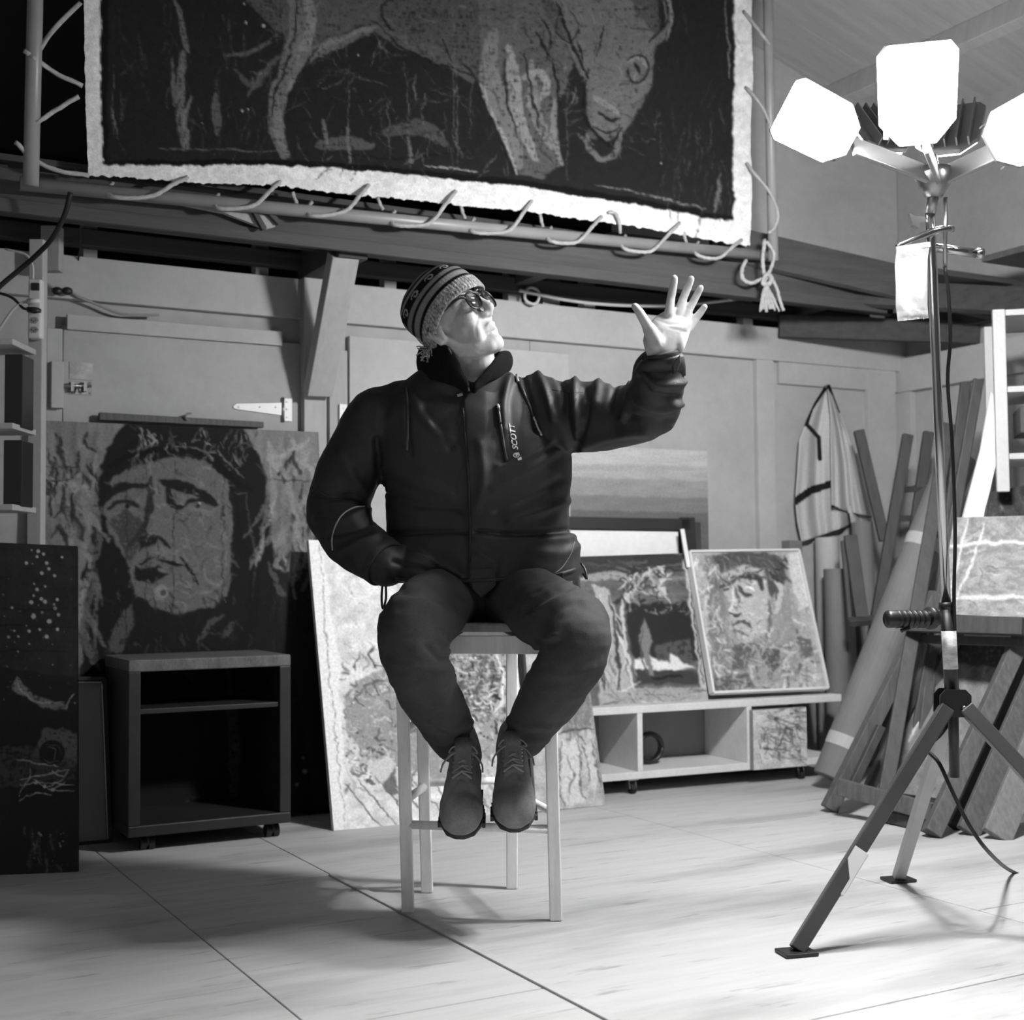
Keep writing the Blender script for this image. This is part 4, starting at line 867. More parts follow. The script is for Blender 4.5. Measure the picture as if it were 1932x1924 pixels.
p.poly([(1360,1085),(1370,1070),(1410,1060),(1440,1075),(1452,1110),(1448,1160),(1440,1190),(1418,1210),(1395,1205),(1383,1180),(1380,1150),(1360,1110)], .70, .95)
p.poly([(1345,1050),(1380,1040),(1440,1042),(1475,1055),(1484,1090),(1470,1110),(1455,1130),(1440,1075),(1405,1062),(1362,1078)], .30, .95); p.scrib(60, (1350, 1045, 1480, 1100), (10, 34), (2, 5), (.18, .55), .85, .3, (.7, .7), .6, rg)
p.st([(1358,1105),(1380,1098),(1390,1092)], 9, .3); p.st([(1392,1090),(1410,1086),(1430,1094),(1440,1110)], 10, .26); p.st([(1396,1106),(1402,1118),(1420,1122)], 7, .28); p.st([(1405,1108),(1415,1106),(1425,1112)], 5, .92); p.st([(1362,1112),(1375,1114)], 6, .25)
p.st([(1384,1105),(1380,1140),(1376,1150),(1390,1156)], 6, .84); p.st([(1390,1110),(1392,1140)], 6, .38, .8, .3); p.st([(1376,1155),(1388,1162),(1400,1158)], 6, .28); p.st([(1384,1180),(1400,1174),(1418,1182)], 6, .32); p.st([(1388,1192),(1410,1196)], 5, .42)
p.st([(1462,1098),(1472,1110),(1470,1140),(1460,1155)], 10, .74); p.st([(1468,1110),(1466,1135)], 4, .3); p.st([(1448,1130),(1452,1170),(1446,1200)], 8, .44, .8, .3)
p.scrib(70, (1385, 1120, 1445, 1205), (5, 16), (1.2, 3.5), (.5, .9), .6, .4, None, 1.2, rg); p.scrib(110, (1340, 1215, 1530, 1300), (10, 36), (2, 6), (.3, .85), .75, .35, (.8, .9), .8, rg); p.scrib(120, (1300, 1050, 1360, 1300), (8, 30), (2, 5), (.35, .95), .7, .35, (1.5, .5), .6, rg); p.scrib(60, (1480, 1060, 1550, 1290), (8, 30), (2, 6), (.5, .95), .7, .35, (1.4, .5), .6, rg)
p.poly([(1424,1215),(1440,1225),(1470,1225),(1478,1250),(1460,1265),(1445,1250)], .28, .8, .3); p.poly([(1500,1190),(1530,1205),(1535,1235),(1510,1240)], .34, .8, .35); p.poly([(1385,1215),(1425,1210),(1405,1265),(1380,1260)], .32, .8, .3); p.poly([(1345,1275),(1410,1270),(1430,1300),(1345,1305)], .3, .7, .4)
p.poly([(1480,1045),(1512,1044),(1530,1140),(1510,1150),(1498,1110)], .85, .8, .25)
p.st([(1358,1105),(1380,1098),(1390,1092)], 9, .3, .75, .25); p.st([(1392,1090),(1410,1086),(1430,1094),(1440,1110)], 10, .26, .75, .25); p.st([(1396,1106),(1402,1118),(1420,1122)], 7, .28, .75, .25); p.st([(1405,1108),(1415,1106),(1425,1112)], 5, .92, .75, .25); p.st([(1362,1112),(1375,1114)], 6, .25, .75, .25)
p.st([(1384,1105),(1380,1140),(1376,1150),(1390,1156)], 6, .84, .75, .25); p.st([(1390,1110),(1392,1140)], 6, .38, .8, .3); p.st([(1376,1155),(1388,1162),(1400,1158)], 6, .28, .75, .25); p.st([(1384,1180),(1400,1174),(1418,1182)], 6, .32, .75, .25); p.st([(1388,1192),(1410,1196)], 5, .42, .75, .25)
p.st([(1462,1098),(1472,1110),(1470,1140),(1460,1155)], 10, .74, .75, .25); p.st([(1468,1110),(1466,1135)], 4, .3, .75, .25); p.st([(1448,1130),(1452,1170),(1446,1200)], 8, .44, .8, .3)
p.scrib(150, (1362, 1075, 1455, 1210), (5, 18), (1.2, 3.6), (.38, .95), .55, .4, None, 1.1, rg); p.scrib(60, (1345, 1045, 1480, 1095), (8, 22), (1.5, 4), (.2, .5), .6, .35, (.8, .6), .6, rg); p.scrib(70, (1365, 1200, 1510, 1295), (8, 30), (1.5, 4), (.3, .85), .6, .35, None, 1, rg)
q4 = [pl2(1300,1041), pl2(1506,1038), pl2(1561,1298), pl2(1345,1307)]
P4 = thing('man_portrait', (q4[2] + q4[3]) / 2, 'pale framed portrait of a short haired man, right of two pictures on the trolley', 'painting')
me, n4 = canvas_mesh(q4, .018, p, 1.9, .6); mobj('canvas', me, M_PAINT, P4)
for a, b in ((0, 1), (1, 2), (2, 3), (3, 0)): MB().bar(q4[a] - n4 * .006, q4[b] - n4 * .006, .010, .034, np.cross(n4, q4[b] - q4[a])).build('frame_lath', M_FRAMEW, P4, bevel=.001)
# white sheet in a dark frame behind them
wf = plane3(tpt(1200, 1320, .29), tpt(1300, 1315, .29), tpt(1200, 985, .335))
WF = thing('dark_framed_sheet', wf(1200, 1310), 'blank white sheet in a dark frame standing behind the landscape painting', 'picture')
nb = nz(np.cross(wf(1300,1315) - wf(1200,1320), wf(1200,985) - wf(1200,1320))); nb = nb if nb[1] < 0 else -nb
MB().prism([wf(x, y) - nb * .004 for x, y in [(1065,1000),(1280,1003),(1296,1318),(1065,1326)]], -nb * .006).build('white_sheet', M_WWHITE, WF)
for x0, y0, x1, y1, w_ in ((1062,986,1300,990,.05),(1296,976,1312,1316,.07),(1062,1322,1312,1316,.03),(1066,986,1066,1322,.03)): MB().bar(wf(x0, y0), wf(x1, y1), w_, .018, np.cross(nb, wf(x1, y1) - wf(x0, y0))).build('frame_rail', M_FRAMED, WF, bevel=.002)
tag(MB().bar(tpt(1287, 998, .262), tpt(1299, 1070, .235), .018, .008, tu).build('pale_lath', M_WWHITE, bevel=.001), 'thin pale lath poking up between the two pictures on the trolley', 'stick')
tag(MB().bar(tpt(1318, 1310, .352), tpt(1308, 985, .378), .07, .010, tu).build('dark_board', M_DWOOD2, bevel=.002), 'dark narrow board standing behind the dark framed sheet', 'board')
# little box standing behind the man's portrait
tag(MB().hexa(A(*Wl(1494, 1030, .12)[:2], .497), WU * .035, WN * .03, UP * .497).build('grey_post', M_CARD, bevel=.004), 'short grey post standing on the floor behind the framed man portrait', 'post')

# ================================================================== TOWEL-LIKE JERSEY ON THE WALL
def cloth(outline, folds, o0, name):     # a hanging cloth: an outline on the wall pushed into folds
    ys = np.linspace(0, 1, 130); xs = np.linspace(0, 1, 70); V = []; F = []
    L, R = outline
    Ly, Lx = [q[1] for q in L], [q[0] for q in L]; Ry, Rx = [q[1] for q in R], [q[0] for q in R]
    pix = []
    for v in ys:
        yl = L[0][1] + (L[-1][1] - L[0][1]) * v; yr = R[0][1] + (R[-1][1] - R[0][1]) * v
        xl, xr = np.interp(yl, Ly, Lx), np.interp(yr, Ry, Rx)
        for u in xs:
            x, y = xl + (xr - xl) * u, yl + (yr - yl) * u
            d = o0 + .018 * math.sin(u * folds + v * 1.5) * min(1, v * 3 + .2) + .012 * math.sin(u * folds * 2.3 + 1 + v * 3) * v
            V.append(Wl(x, y, d)); pix.append((x, y))
    n = len(xs)
    for j in range(len(ys) - 1):
        for i in range(n - 1): F.append((j*n+i, (j+1)*n+i, (j+1)*n+i+1, j*n+i+1))
    return V, F, np.array(pix)
M_JER = pmat('jersey_cloth', .85, .2, 200, spec=.2)
JS = thing('hanging_jersey', Wl(1560, 730, .04), 'pale cycling jersey with black trim hanging from a nail on the back wall', 'shirt')
def jersey(outl, folds, o0, black, name):
    V, F, pix = cloth(outl, folds, o0, name); me = bpy.data.meshes.new(name); me.from_pydata([tuple(q) for q in V], [], F); me.update()
    val = np.full(len(V), .70)
    for pts, w_ in black:
        d, _ = segd(pix[:, 0], pix[:, 1], pts); val = np.where(d < w_, .10, val)
    setpaint(me, val); o = mobj(name, me, M_JER, JS, True); m = o.modifiers.new('solid', 'SOLIDIFY'); m.thickness = .006; return o
jersey(([(1556,728),(1536,760),(1522,790),(1508,830),(1505,900),(1502,945),(1506,985),(1514,1022)], [(1562,728),(1574,760),(1580,800),(1590,870),(1600,940),(1603,960),(1606,975),(1606,990)]), 9, .05, [([(1500,946),(1530,925),(1572,912)], 7), ([(1512,1024),(1535,1030),(1570,1016),(1606,990)], 3), ([(1558,728),(1530,770),(1520,800)], 5), ([(1520,798),(1545,826),(1547,866)], 4)], 'jersey_front')
jersey(([(1560,726),(1566,780),(1568,840),(1570,900),(1571,950),(1571,957)], [(1564,726),(1582,772),(1600,815),(1622,880),(1634,940),(1645,976)]), 8, .085, [([(1561,727),(1575,745),(1586,776)], 4), ([(1570,956),(1592,968),(1615,974),(1645,978)], 4)], 'jersey_back')
jersey(([(1598,955),(1603,985),(1610,1008),(1618,1034)], [(1618,955),(1630,965),(1640,975),(1644,982)]), 6, .07, [([(1600,970),(1606,1005),(1618,1034)], 3)], 'jersey_sleeve')
MB().tube([Wl(1558, 732, .0), Wl(1558, 728, .10)], .006, 8).build('nail', M_STEEL, JS, smooth=True)

# ================================================================== THINGS LEANING IN THE RIGHT CORNER
def leanbar(name, x0, y0, d0, x1, y1, d1, w, h, m, label, cat, side=(1, 0, 0), group=None, z0=None):
    a = Gd(x0, y0) if d0 is None else Dp(x0, y0, d0)
    return tag(MB().bar(a, Dp(x1, y1, d1), w, h, side).build(name, m, bevel=.003), label, cat, group)
# upright rolls
r0 = Gd(1583, 1449); 
tag(MB().tube([A(r0[0], r0[1], 0), Dp(1576, 1073, r0[1] + .02)], .052, 24).build('paper_roll', M_CARD, smooth=False, bevel=.004), 'grey upright paper roll standing right of the framed man portrait', 'roll')
r1 = Dp(1562, 1100, 6.10)
tag(MB().tube([A(r1[0], r1[1], 0), Dp(1560, 1014, 6.12)], .054, 24).build('paper_roll', M_CARDL, bevel=.004), 'white upright paper roll behind the grey roll under the jersey', 'roll')
r2 = Dp(1640, 1200, 6.0)
tag(MB().tube([A(r2[0], r2[1], 0), Dp(1626, 985, 6.05)], .046, 24).build('paper_roll', M_CARD, bevel=.004), 'light grey roll standing in the corner below the hanging jersey', 'roll')
# folded easel with two rungs against the corner
FE = thing('folding_easel', Dp(1650, 1300, 5.75), 'dark folding easel leaning in the corner behind the big roll', 'easel')
def eb(x0, y0, d0, x1, y1, d1, w, h, nm, m=M_DWOOD2): MB().bar(Dp(x0, y0, d0), Dp(x1, y1, d1), w, h, (1, 0, 0)).build(nm, m, FE, bevel=.003)
eb(1601, 1462, 5.70, 1713, 820, 5.86, .045, .03, 'rail'); eb(1660, 1460, 5.72, 1752, 815, 5.90, .045, .03, 'rail')
eb(1692, 925, 5.84, 1748, 920, 5.88, .035, .02, 'rung'); eb(1680, 980, 5.83, 1742, 976, 5.87, .035, .02, 'rung'); eb(1600, 1174, 5.70, 1668, 1168, 5.72, .035, .03, 'foot_rail')
eb(1620, 812, 5.95, 1669, 1020, 5.88, .045, .03, 'hind_leg'); eb(1604, 1010, 5.80, 1627, 1172, 5.72, .055, .025, 'side_rail'); eb(1590, 1020, 5.82, 1604, 1172, 5.73, .018, .018, 'thin_rail')
# dark slats against the right wall
for x0, y0, x1, y1, d, lab in ((1800, 905, 1822, 722, 5.2, 'shorter dark slat with rounded top leaning left of the taller one behind the mast'), (1800, 980, 1846, 716, 5.1, 'taller dark slat leaning behind the lamp mast beside the white board')):
    b_ = Dp(x0, y0, d); t_ = Dp(x1, y1, d + .12); dd = (b_ - t_) / np.linalg.norm(b_ - t_); foot = t_ + dd * ((t_[2] - .01) / -dd[2])
    tag(MB().bar(foot, t_, .042, .02, (1, 0, 0)).build('loose_plank', M_DWOOD2, bevel=.006), lab, 'slat', 'dark slats behind the mast')
b_ = Dp(1772, 905, 5.15); t_ = Dp(1790, 800, 5.25); dd = nz(b_ - t_); tag(MB().bar(t_ + dd * ((t_[2] - .01) / -dd[2]), t_, .05, .02, (1, 0, 0)).build('loose_plank', M_DWOOD2, bevel=.004), 'lowest dark slat top showing right behind the lamp mast', 'slat', 'dark slats behind the mast')
# big leaning roll with two tape bands
BR = thing('big_paper_roll', Gd(1575, 1495), 'thick grey paper roll with pale tape bands leaning steeply in the corner', 'roll')
ra, rb = Gd(1570, 1488) + UP * .04, Dp(1808, 862, 5.55)
MB().tube([ra, rb], .076, 28).build('rolled_paper', M_CARD, BR, bevel=.004)
rd = nz(rb - ra)
for f_ in (.105, .72):
    c = ra + (rb - ra) * f_; MB().tube([c - rd * .025, c + rd * .025], .0775, 28).build('tape_band', M_CARDL, BR)
# big studio easel, folded and leaning
SE = thing('studio_easel', Gd(1650, 1560), 'big weathered wooden studio easel leaning behind the lamp tripod', 'easel')
def se_(x0, y0, d0, x1, y1, d1, w, h, nm, m=M_DWOOD, side=(1, .2, 0)): MB().bar(Gd(x0, y0) + UP * .01 if d0 is None else Dp(x0, y0, d0), Dp(x1, y1, d1), w, h, side).build(nm, m, SE, bevel=.003)
se_(1564, 1532, None, 1768, 1120, 4.95, .052, .045, 'leg'); se_(1628, 1518, None, 1795, 1150, 5.0, .04, .03, 'inner_rail'); se_(1662, 1522, None, 1812, 1180, 5.0, .045, .03, 'inner_rail')
se_(1600, 1500, 4.78, 1662, 1370, 4.85, .03, .03, 'short_brace', M_DWOOD2)
se_(1757, 1580, None, 1935, 1185, 4.72, .055, .045, 'leg')
se_(1583, 1484, 4.74, 1760, 1532, 4.46, .058, .03, 'cross_rail', M_DWOOD, (0, .2, 1)); se_(1660, 1535, 4.66, 1755, 1560, 4.46, .04, .03, 'cross_rail', M_DWOOD2, (0, .2, 1))
se_(1716, 1176, 4.88, 1935, 1182, 4.58, .06, .06, 'tray', M_DWOOD2, (0, .2, 1)); se_(1730, 1205, 4.92, 1935, 1212, 4.62, .03, .03, 'tray_rail', M_DWOOD2, (0, .2, 1))
# scuffed board held behind the easel's rails
q = [Dp(1790, 1200, 5.06), Dp(1905, 1206, 4.9), Dp(1800, 1510, 4.72), Dp(1655, 1490, 4.86)]
p = Paint(1640, 1180, 1920, 1560, 2.2, .46, 3); rg = np.random.default_rng(51); p.mottle(.15, (20, 30)); p.scrib(60, (1660, 1200, 1900, 1540), (20, 70), (1.5, 5), (.3, .7), .7, .4, (2.05, .2), .2, rg)
p.st([(1780,1240),(1740,1340),(1715,1400)], 7, .78, .9, .3); p.st([(1790,1330),(1760,1420)], 4, .7, .8, .3); p.poly([(1800,1210),(1900,1206),(1890,1260),(1790,1250)], .22, .8, .3)
tag(mobj('scuffed_board', canvas_mesh(q, .012, p, 2.6, .35)[0], M_PAINT), 'scuffed grey board slanting between the legs of the studio easel', 'board')
# loose planks right of it
for i, (x0, y0, x1, y1, w, lab) in enumerate(((1826, 1576, 1975, 1230, .075, 'first weathered plank right of the studio easel leaning at the frame edge'), (1880, 1584, 2010, 1270, .095, 'widest weathered plank with dark paint blots at the lower right edge'))):
    a = Gd(x0, y0) + UP * .008
    tag(MB().bar(a, Dp(x1, y1, 4.72 - .06 * i), w, .025, (1, .2, 0)).build('loose_plank', M_DWOOD if i == 0 else mat('pale_plank', .44, .7, .22, 9, (9, 9, .6), 0, .15, fine=.15), bevel=.003), lab, 'plank', 'planks leaning at the right')
tag(MB().bar(Gd(1800, 1566) + UP * .008, Dp(1945, 1235, 4.85), .04, .03, (1, .2, 0)).build('loose_plank', M_DWOOD2, bevel=.003), 'thin dark stained batten between the easel leg and the first plank', 'plank', 'planks leaning at the right')
# pale painting standing on the easel tray
q = [Dp(1800, 976, 4.92), Dp(1960, 972, 4.72), Dp(1960, 1166, 4.56), Dp(1770, 1158, 4.80)]
p = Paint(1750, 950, 1980, 1190, 2, .52, 3); rg = np.random.default_rng(52); p.mottle(.14, (14, 8)); p.scrib(50, (1770, 980, 1960, 1160), (20, 70), (2, 7), (.36, .72), .7, .35, (.05, .3), .3, rg); p.scrib(20, (1780, 980, 1950, 1160), (10, 30), (1.5, 4), (.3, .5), .7, .4, None, 1, rg)
p.st([(1795,1030),(1860,1024),(1960,1026)], 7, .74); p.st([(1790,1128),(1960,1124)], 8, .72); p.st([(1825,975),(1812,1040),(1790,1130)], 5, .74, smooth=False); p.st([(1860,985),(1835,1060),(1800,1140)], 4, .84, .8, .3)
tag(mobj('pale_painting', canvas_mesh(q, .02, p, 2.4, .4)[0], M_PAINT), 'pale streaky painting standing on the tray of the studio easel', 'painting')
q = [Dp(1868, 928, 5.05), Dp(1990, 905, 5.0), Dp(1990, 1150, 4.92), Dp(1835, 1150, 4.98)]
p = Paint(1840, 890, 2000, 1000, 2, .2, 3); p.mottle(.3, (10, 20)); p.scrib(20, (1850, 910, 1990, 980), (10, 40), (1, 3), (.3, .6), .8, .4, (1.57, .2), .2)
tag(mobj('dark_painting', canvas_mesh(q, .02, p, 3, .2)[0], M_PAINT), 'dark painting strip above the pale painting at right edge', 'painting')
# torn white board
tag(MB().prism([Dp(x, y, d) for x, y, d in [(1869,738,5.15),(1874,745,5.15),(1880,870,5.08),(1872,905,5.07),(1868,925,5.06),(1864,940,5.05),(1858,960,5.04),(1856,974,5.03),(1800,1185,5.0),(1765,1185,5.0),(1817,974,5.05),(1850,850,5.1)]], (0, .012, 0)).build('torn_board', M_WWHITE), 'bright white board with a torn right edge leaning below the shelf rack', 'board')

# ================================================================== SHELF RACK ON THE RIGHT WALL
M_RACK = mat('white_rack_timber', .68, .6, .06, 8, fine=.05)
RK = thing('shelf_rack', Dp(1888, 930, 4.95), 'white wooden shelf rack hanging at the right edge above the torn board', 'shelf')
rx = nz(A(.97, -.25, 0)); ry = A(.25, .97, 0); ro = Dp(1888, 760, 4.95)
def rk(a, z, b): return ro * (1, 1, 0) + rx * a + ry * b + UP * z
zk = lambda y: Dp(1890, y, 4.95)[2]
for b in (0, .36):
    MB().hexa(rk(0, (zk(585) + zk(928)) / 2, b), rx * .022, ry * .02, UP * (zk(585) - zk(928)) / 2).build('upright', M_RACK, RK, bevel=.003)
    MB().hexa(rk(.75, (zk(585) + zk(928)) / 2, b), rx * .022, ry * .02, UP * (zk(585) - zk(928)) / 2).build('upright', M_RACK, RK, bevel=.003)
for y in (592, 736, 862): MB().hexa(rk(.375, zk(y), .18), rx * .352, ry * .2, UP * .011).build('rack_shelf', M_RACK, RK, bevel=.002)
tag(MB().hexa(rk(.16, zk(790), .16), rx * .09, ry * .12, UP * .05).build('dark_box', M_DWOOD2, bevel=.004), 'dark box stored on the middle bay of the right shelf rack', 'box')
tag(MB().prism([rk(.10, zk(732), .30), rk(.16, zk(615), .33), rk(.22, zk(615), .33), rk(.20, zk(732), .30)], ry * .008).build('dark_card', M_BLK), 'dark slanting card in the upper bay of the right shelf rack', 'card')

# ================================================================== LEFT POST, POWER STRIP, CABLES
LP = thing('left_rack', Gd(60, 1570), 'white timber post with shelf ends at the far left edge', 'rack')
la = Dp(60, 700, 4.32); ux = WU
def lpost(x0, x1, y0, y1, d, m=M_RACK, t=.045): 
    a, b = Dp(x0, (y0 + y1) / 2, d), Dp(x1, (y0 + y1) / 2, d); zt_, zb_ = Dp(x0, y0, d)[2], Dp(x0, y1, d)[2]
    return MB().hexa((a + b) / 2 + A(0, t / 2, 0), (b - a) / 2, A(0, t / 2, 0), UP * (zt_ - zb_) / 2)
lpost(50, 77, 445, 1548, 4.32).build('post', M_RACK, LP, bevel=.003)
lpost(76, 112, 425, 510, 4.44).build('post_head', M_BATTEN, LP, bevel=.003)
for y in (655, 810, 960):
    c = Dp(10, y, 4.16); MB().hexa(c - A(.13, 0, 0), (.19, 0, 0), (0, .10, 0), (0, 0, .009)).build('shelf', M_RACK, LP, bevel=.002)
lpost(-150, -125, 445, 1540, 4.40).build('post', M_RACK, LP, bevel=.003)
for x0, y0, x1, y1, lab in ((8, 668, 42, 806, 'dark folder standing on the upper left shelf'), (6, 830, 41, 955, 'dark folder standing on the lower left shelf')):
    tag(lpost(x0, x1, y0, y1, 4.12, t=.10).build('folder', M_BLK, bevel=.003), lab, 'folder', 'folders on the left rack')
PS = thing('power_strip', Dp(65, 638, 4.30), 'white power strip with a switch and sockets screwed to the left post', 'power strip')
psd = 4.295
def psq(x, y, o=0.0): return Dp(x, y, psd - o)
lpost(52, 77, 526, 638, psd - .018, t=.036).build('strip_body', M_WHITEPL, PS, bevel=.006)
lpost(58, 73, 533, 547, psd - .026, t=.012).build('switch', M_BLK, PS, bevel=.002)
for y in (604, 622):
    c = psq(64, y, .019); o = MB().loft([(c + A(0, .001, 0), (.0155, 0, 0), (0, 0, .012)), (c + A(0, -.0015, 0), (.0145, 0, 0), (0, 0, .011))], 6).build('socket', mat('socket_grey', .58, .4), PS)
    for dx, dy in ((-.006, 0), (.006, .0), (0, -.004)): MB().cyl(c + A(dx, -.0012, dy), c + A(dx, -.0025, dy), .002, 8).build('socket_hole', M_BLK, o)
MB().loft([(psq(52, 569, .03), (0, .012, 0), (0, 0, .009)), (psq(66, 568, .035), (0, .012, 0), (0, 0, .010)), (psq(76, 567, .03), (0, .006, 0), (0, 0, .005))], 12).build('white_plug', M_WHITEPL, PS, smooth=True)
MB().loft([(psq(52, 584, .03), (0, .012, 0), (0, 0, .009)), (psq(66, 585, .035), (0, .012, 0), (0, 0, .011)), (psq(77, 586, .03), (0, .006, 0), (0, 0, .006))], 12).build('black_plug', M_BLK, PS, smooth=True)
MB().tube(cr([psq(54, 569, .03), psq(40, 572, .03), psq(20, 590, .03), psq(-20, 650, .03)], 5), .0045, 8).build('white_lead', M_WCABLE, PS, smooth=True)
MB().tube(cr([psq(54, 584, .03), psq(42, 580, .03), psq(20, 560, .03), psq(-30, 545, .03)], 5), .0045, 8).build('black_lead', M_CABLE, PS, smooth=True)
MB().tube(cr([psq(62, 527, .0), psq(62, 505, .0), psq(56, 488, .0), psq(44, 478, .0), psq(10, 470, .0)], 5), .004, 8).build('feed_lead', M_WCABLE, PS, smooth=True)
tag(MB().tube(cr([Dp(133, 363, 4.0), Dp(122, 405, 4.02), Dp(98, 450, 4.05), Dp(68, 482, 4.08), Dp(38, 508, 4.1), Dp(0, 540, 4.1), Dp(-60, 600, 4.1)], 6), .008, 10).build('black_cable', M_CABLE, smooth=True), 'thick black cable sagging from the roof pipe at upper left', 'cable')
tag(MB().tube(cr([Wl(151,400,.3), Wl(152,455,.12), Wl(147,500,.02), Wl(150,537,.02)], 6), .003, 6).build('loose_string', M_CABLE, smooth=True), 'thin string hanging down from the loft at upper left', 'string')
CW = thing('wall_cable', Wl(120, 550, .05), 'thin pale cable with two black plugs draped on the wall above the left door', 'cable')
MB().tube(cr([Wl(76,530,.06), Wl(92,537,.05), Wl(108,552,.05), Wl(125,545,.05), Wl(148,560,.045), Wl(180,573,.042), Wl(215,588,.042), Wl(245,594,.05), Wl(300,594,.056)], 6), .005, 8).build('lead', mat('grey_lead', .55, .5), CW, smooth=True)
for x in (108, 127): MB().ell(Wl(x, 549, .06), WU * .018, WN * .014, UP * .014).build('plug', M_BLK, CW, smooth=True)
tag(MB().tube(cr([Wl(980,548,.08), Wl(1020,556,.08), Wl(1070,566,.09), Wl(1140,574,.1), Wl(1240,577,.12), Wl(1320,572,.12), Wl(1390,564,.14), Wl(1440,560,.2)], 6), .007, 8).build('white_cable', M_WCABLE, smooth=True), 'white cable strung under the loft behind the raised hand', 'cable')
cc = Wl(1004, 558, .07)
tag(MB().tube([cc + WU * .034 * math.cos(a) + UP * .034 * math.sin(a) + WN * .004 * math.sin(3 * a) for a in np.linspace(0, 6.283 * 2, 49)], .006, 8).build('cable_coil', M_WCABLE, smooth=True), 'coiled ring of white cable hanging under the loft right of the glasses', 'cable')
# clear bag of screws on the lamp's hook arm
def bagmat():
    m, nt, b = newmat('clear_plastic_film'); b.inputs['Base Color'].default_value = (.85, .85, .85, 1); b.inputs['Roughness'].default_value = .25; b.inputs['Alpha'].default_value = .55; b.inputs['Specular IOR Level'].default_value = .8
    n = noise(nt, 28); bump(nt, b, n, .6, .01); return m
BG = thing('screw_bag', Dp(1722, 612, 3.135), 'clear plastic bag of screws hanging from the lamp mast arm', 'bag')
mb = MB(); ol = [(1692,470,1754,462),(1688,500,1750,490),(1690,540,1750,530),(1690,580,1750,575),(1694,606,1752,600)]; n = 15; V = []; F = []
for j, t in enumerate(np.linspace(0, 4, 21)):
    i = min(int(t), 3); f_ = t - i; e = [ol[i][k] * (1 - f_) + ol[i+1][k] * f_ for k in range(4)]
    for sgn in (1, -1):
        for k in range(n):
            u = k / (n - 1); x, y = e[0] + (e[2] - e[0]) * u, e[1] + (e[3] - e[1]) * u
            w_ = (.002 + .016 * min(1, t / 3.4) * math.sin(math.pi * u) ** .6) * (.25 if j == 20 else 1)
            V.append(Dp(x, y, 3.135 - sgn * w_ + .004 * mn.noise(Vector((u * 4, t * 2, sgn)))))
for j in range(20):
    for s_ in range(2):
        for k in range(n - 1):
            a = (2 * j + s_) * n + k; F.append((a, a + 1, a + 1 + 2 * n, a + 2 * n))
mb.add(V, F); mb.build('film', bagmat(), BG, smooth=True)
MB().bar(Dp(1691, 470, 3.135), Dp(1755, 461, 3.135), .012, .006, UP).build('seal_strip', M_WHITEPL, BG)
rg = np.random.default_rng(77)
for k in range(16):
    c = Dp(rg.uniform(1704, 1742), rg.uniform(580, 600), 3.135 + rg.uniform(-.006, .006)); d = nz(rg.normal(size=3)) * .011
    MB().tube([c - d, c + d * .6, c + d * .62, c + d], [.0018, .002, .0045, .003], 7).build('screw', M_STEEL, BG)
# ================================================================== THE MAN ON THE STOOL
base = A(-.09, 3.5, SZ + .018)
M_SKIN = mat('skin', .72, .55, .10, 40, bmp=.06, fine=.06, spec=.35)
def clothmat(name, v, rough, sc=260, b_=.12, spec=.25, var=.12):
    m, nt, b = newmat(name); l = lin(v); n = noise(nt, 9, detail=4); f = noise(nt, sc, detail=2)
    nt.links.new(math_(nt, 'MULTIPLY', grey(nt, n, l * (1 - var), l * (1 + var)), grey(nt, f, .8, 1.2)), b.inputs['Base Color'])
    b.inputs['Roughness'].default_value = rough; b.inputs['Specular IOR Level'].default_value = spec; bump(nt, b, f, b_, .003); return m
M_JACK = clothmat('black_jacket_nylon', .155, .58, 420, .12, .45); M_FLEECE = clothmat('fleece_collar', .09, .95, 200, .4, .1)
M_JEAN = clothmat('dark_denim', .26, .85, 500, .15, .2, .18); M_BOOT = mat('worn_boot_leather', .48, .62, .22, 22, bmp=.12, fine=.12, spec=.35); M_SOLE = mat('boot_sole', .22, .7, .2, 20)
M_LACE = mat('boot_lace', .58, .8, .1, 40); M_CUFF = clothmat('cuff_cloth', .20, .7)
BODY = MB()
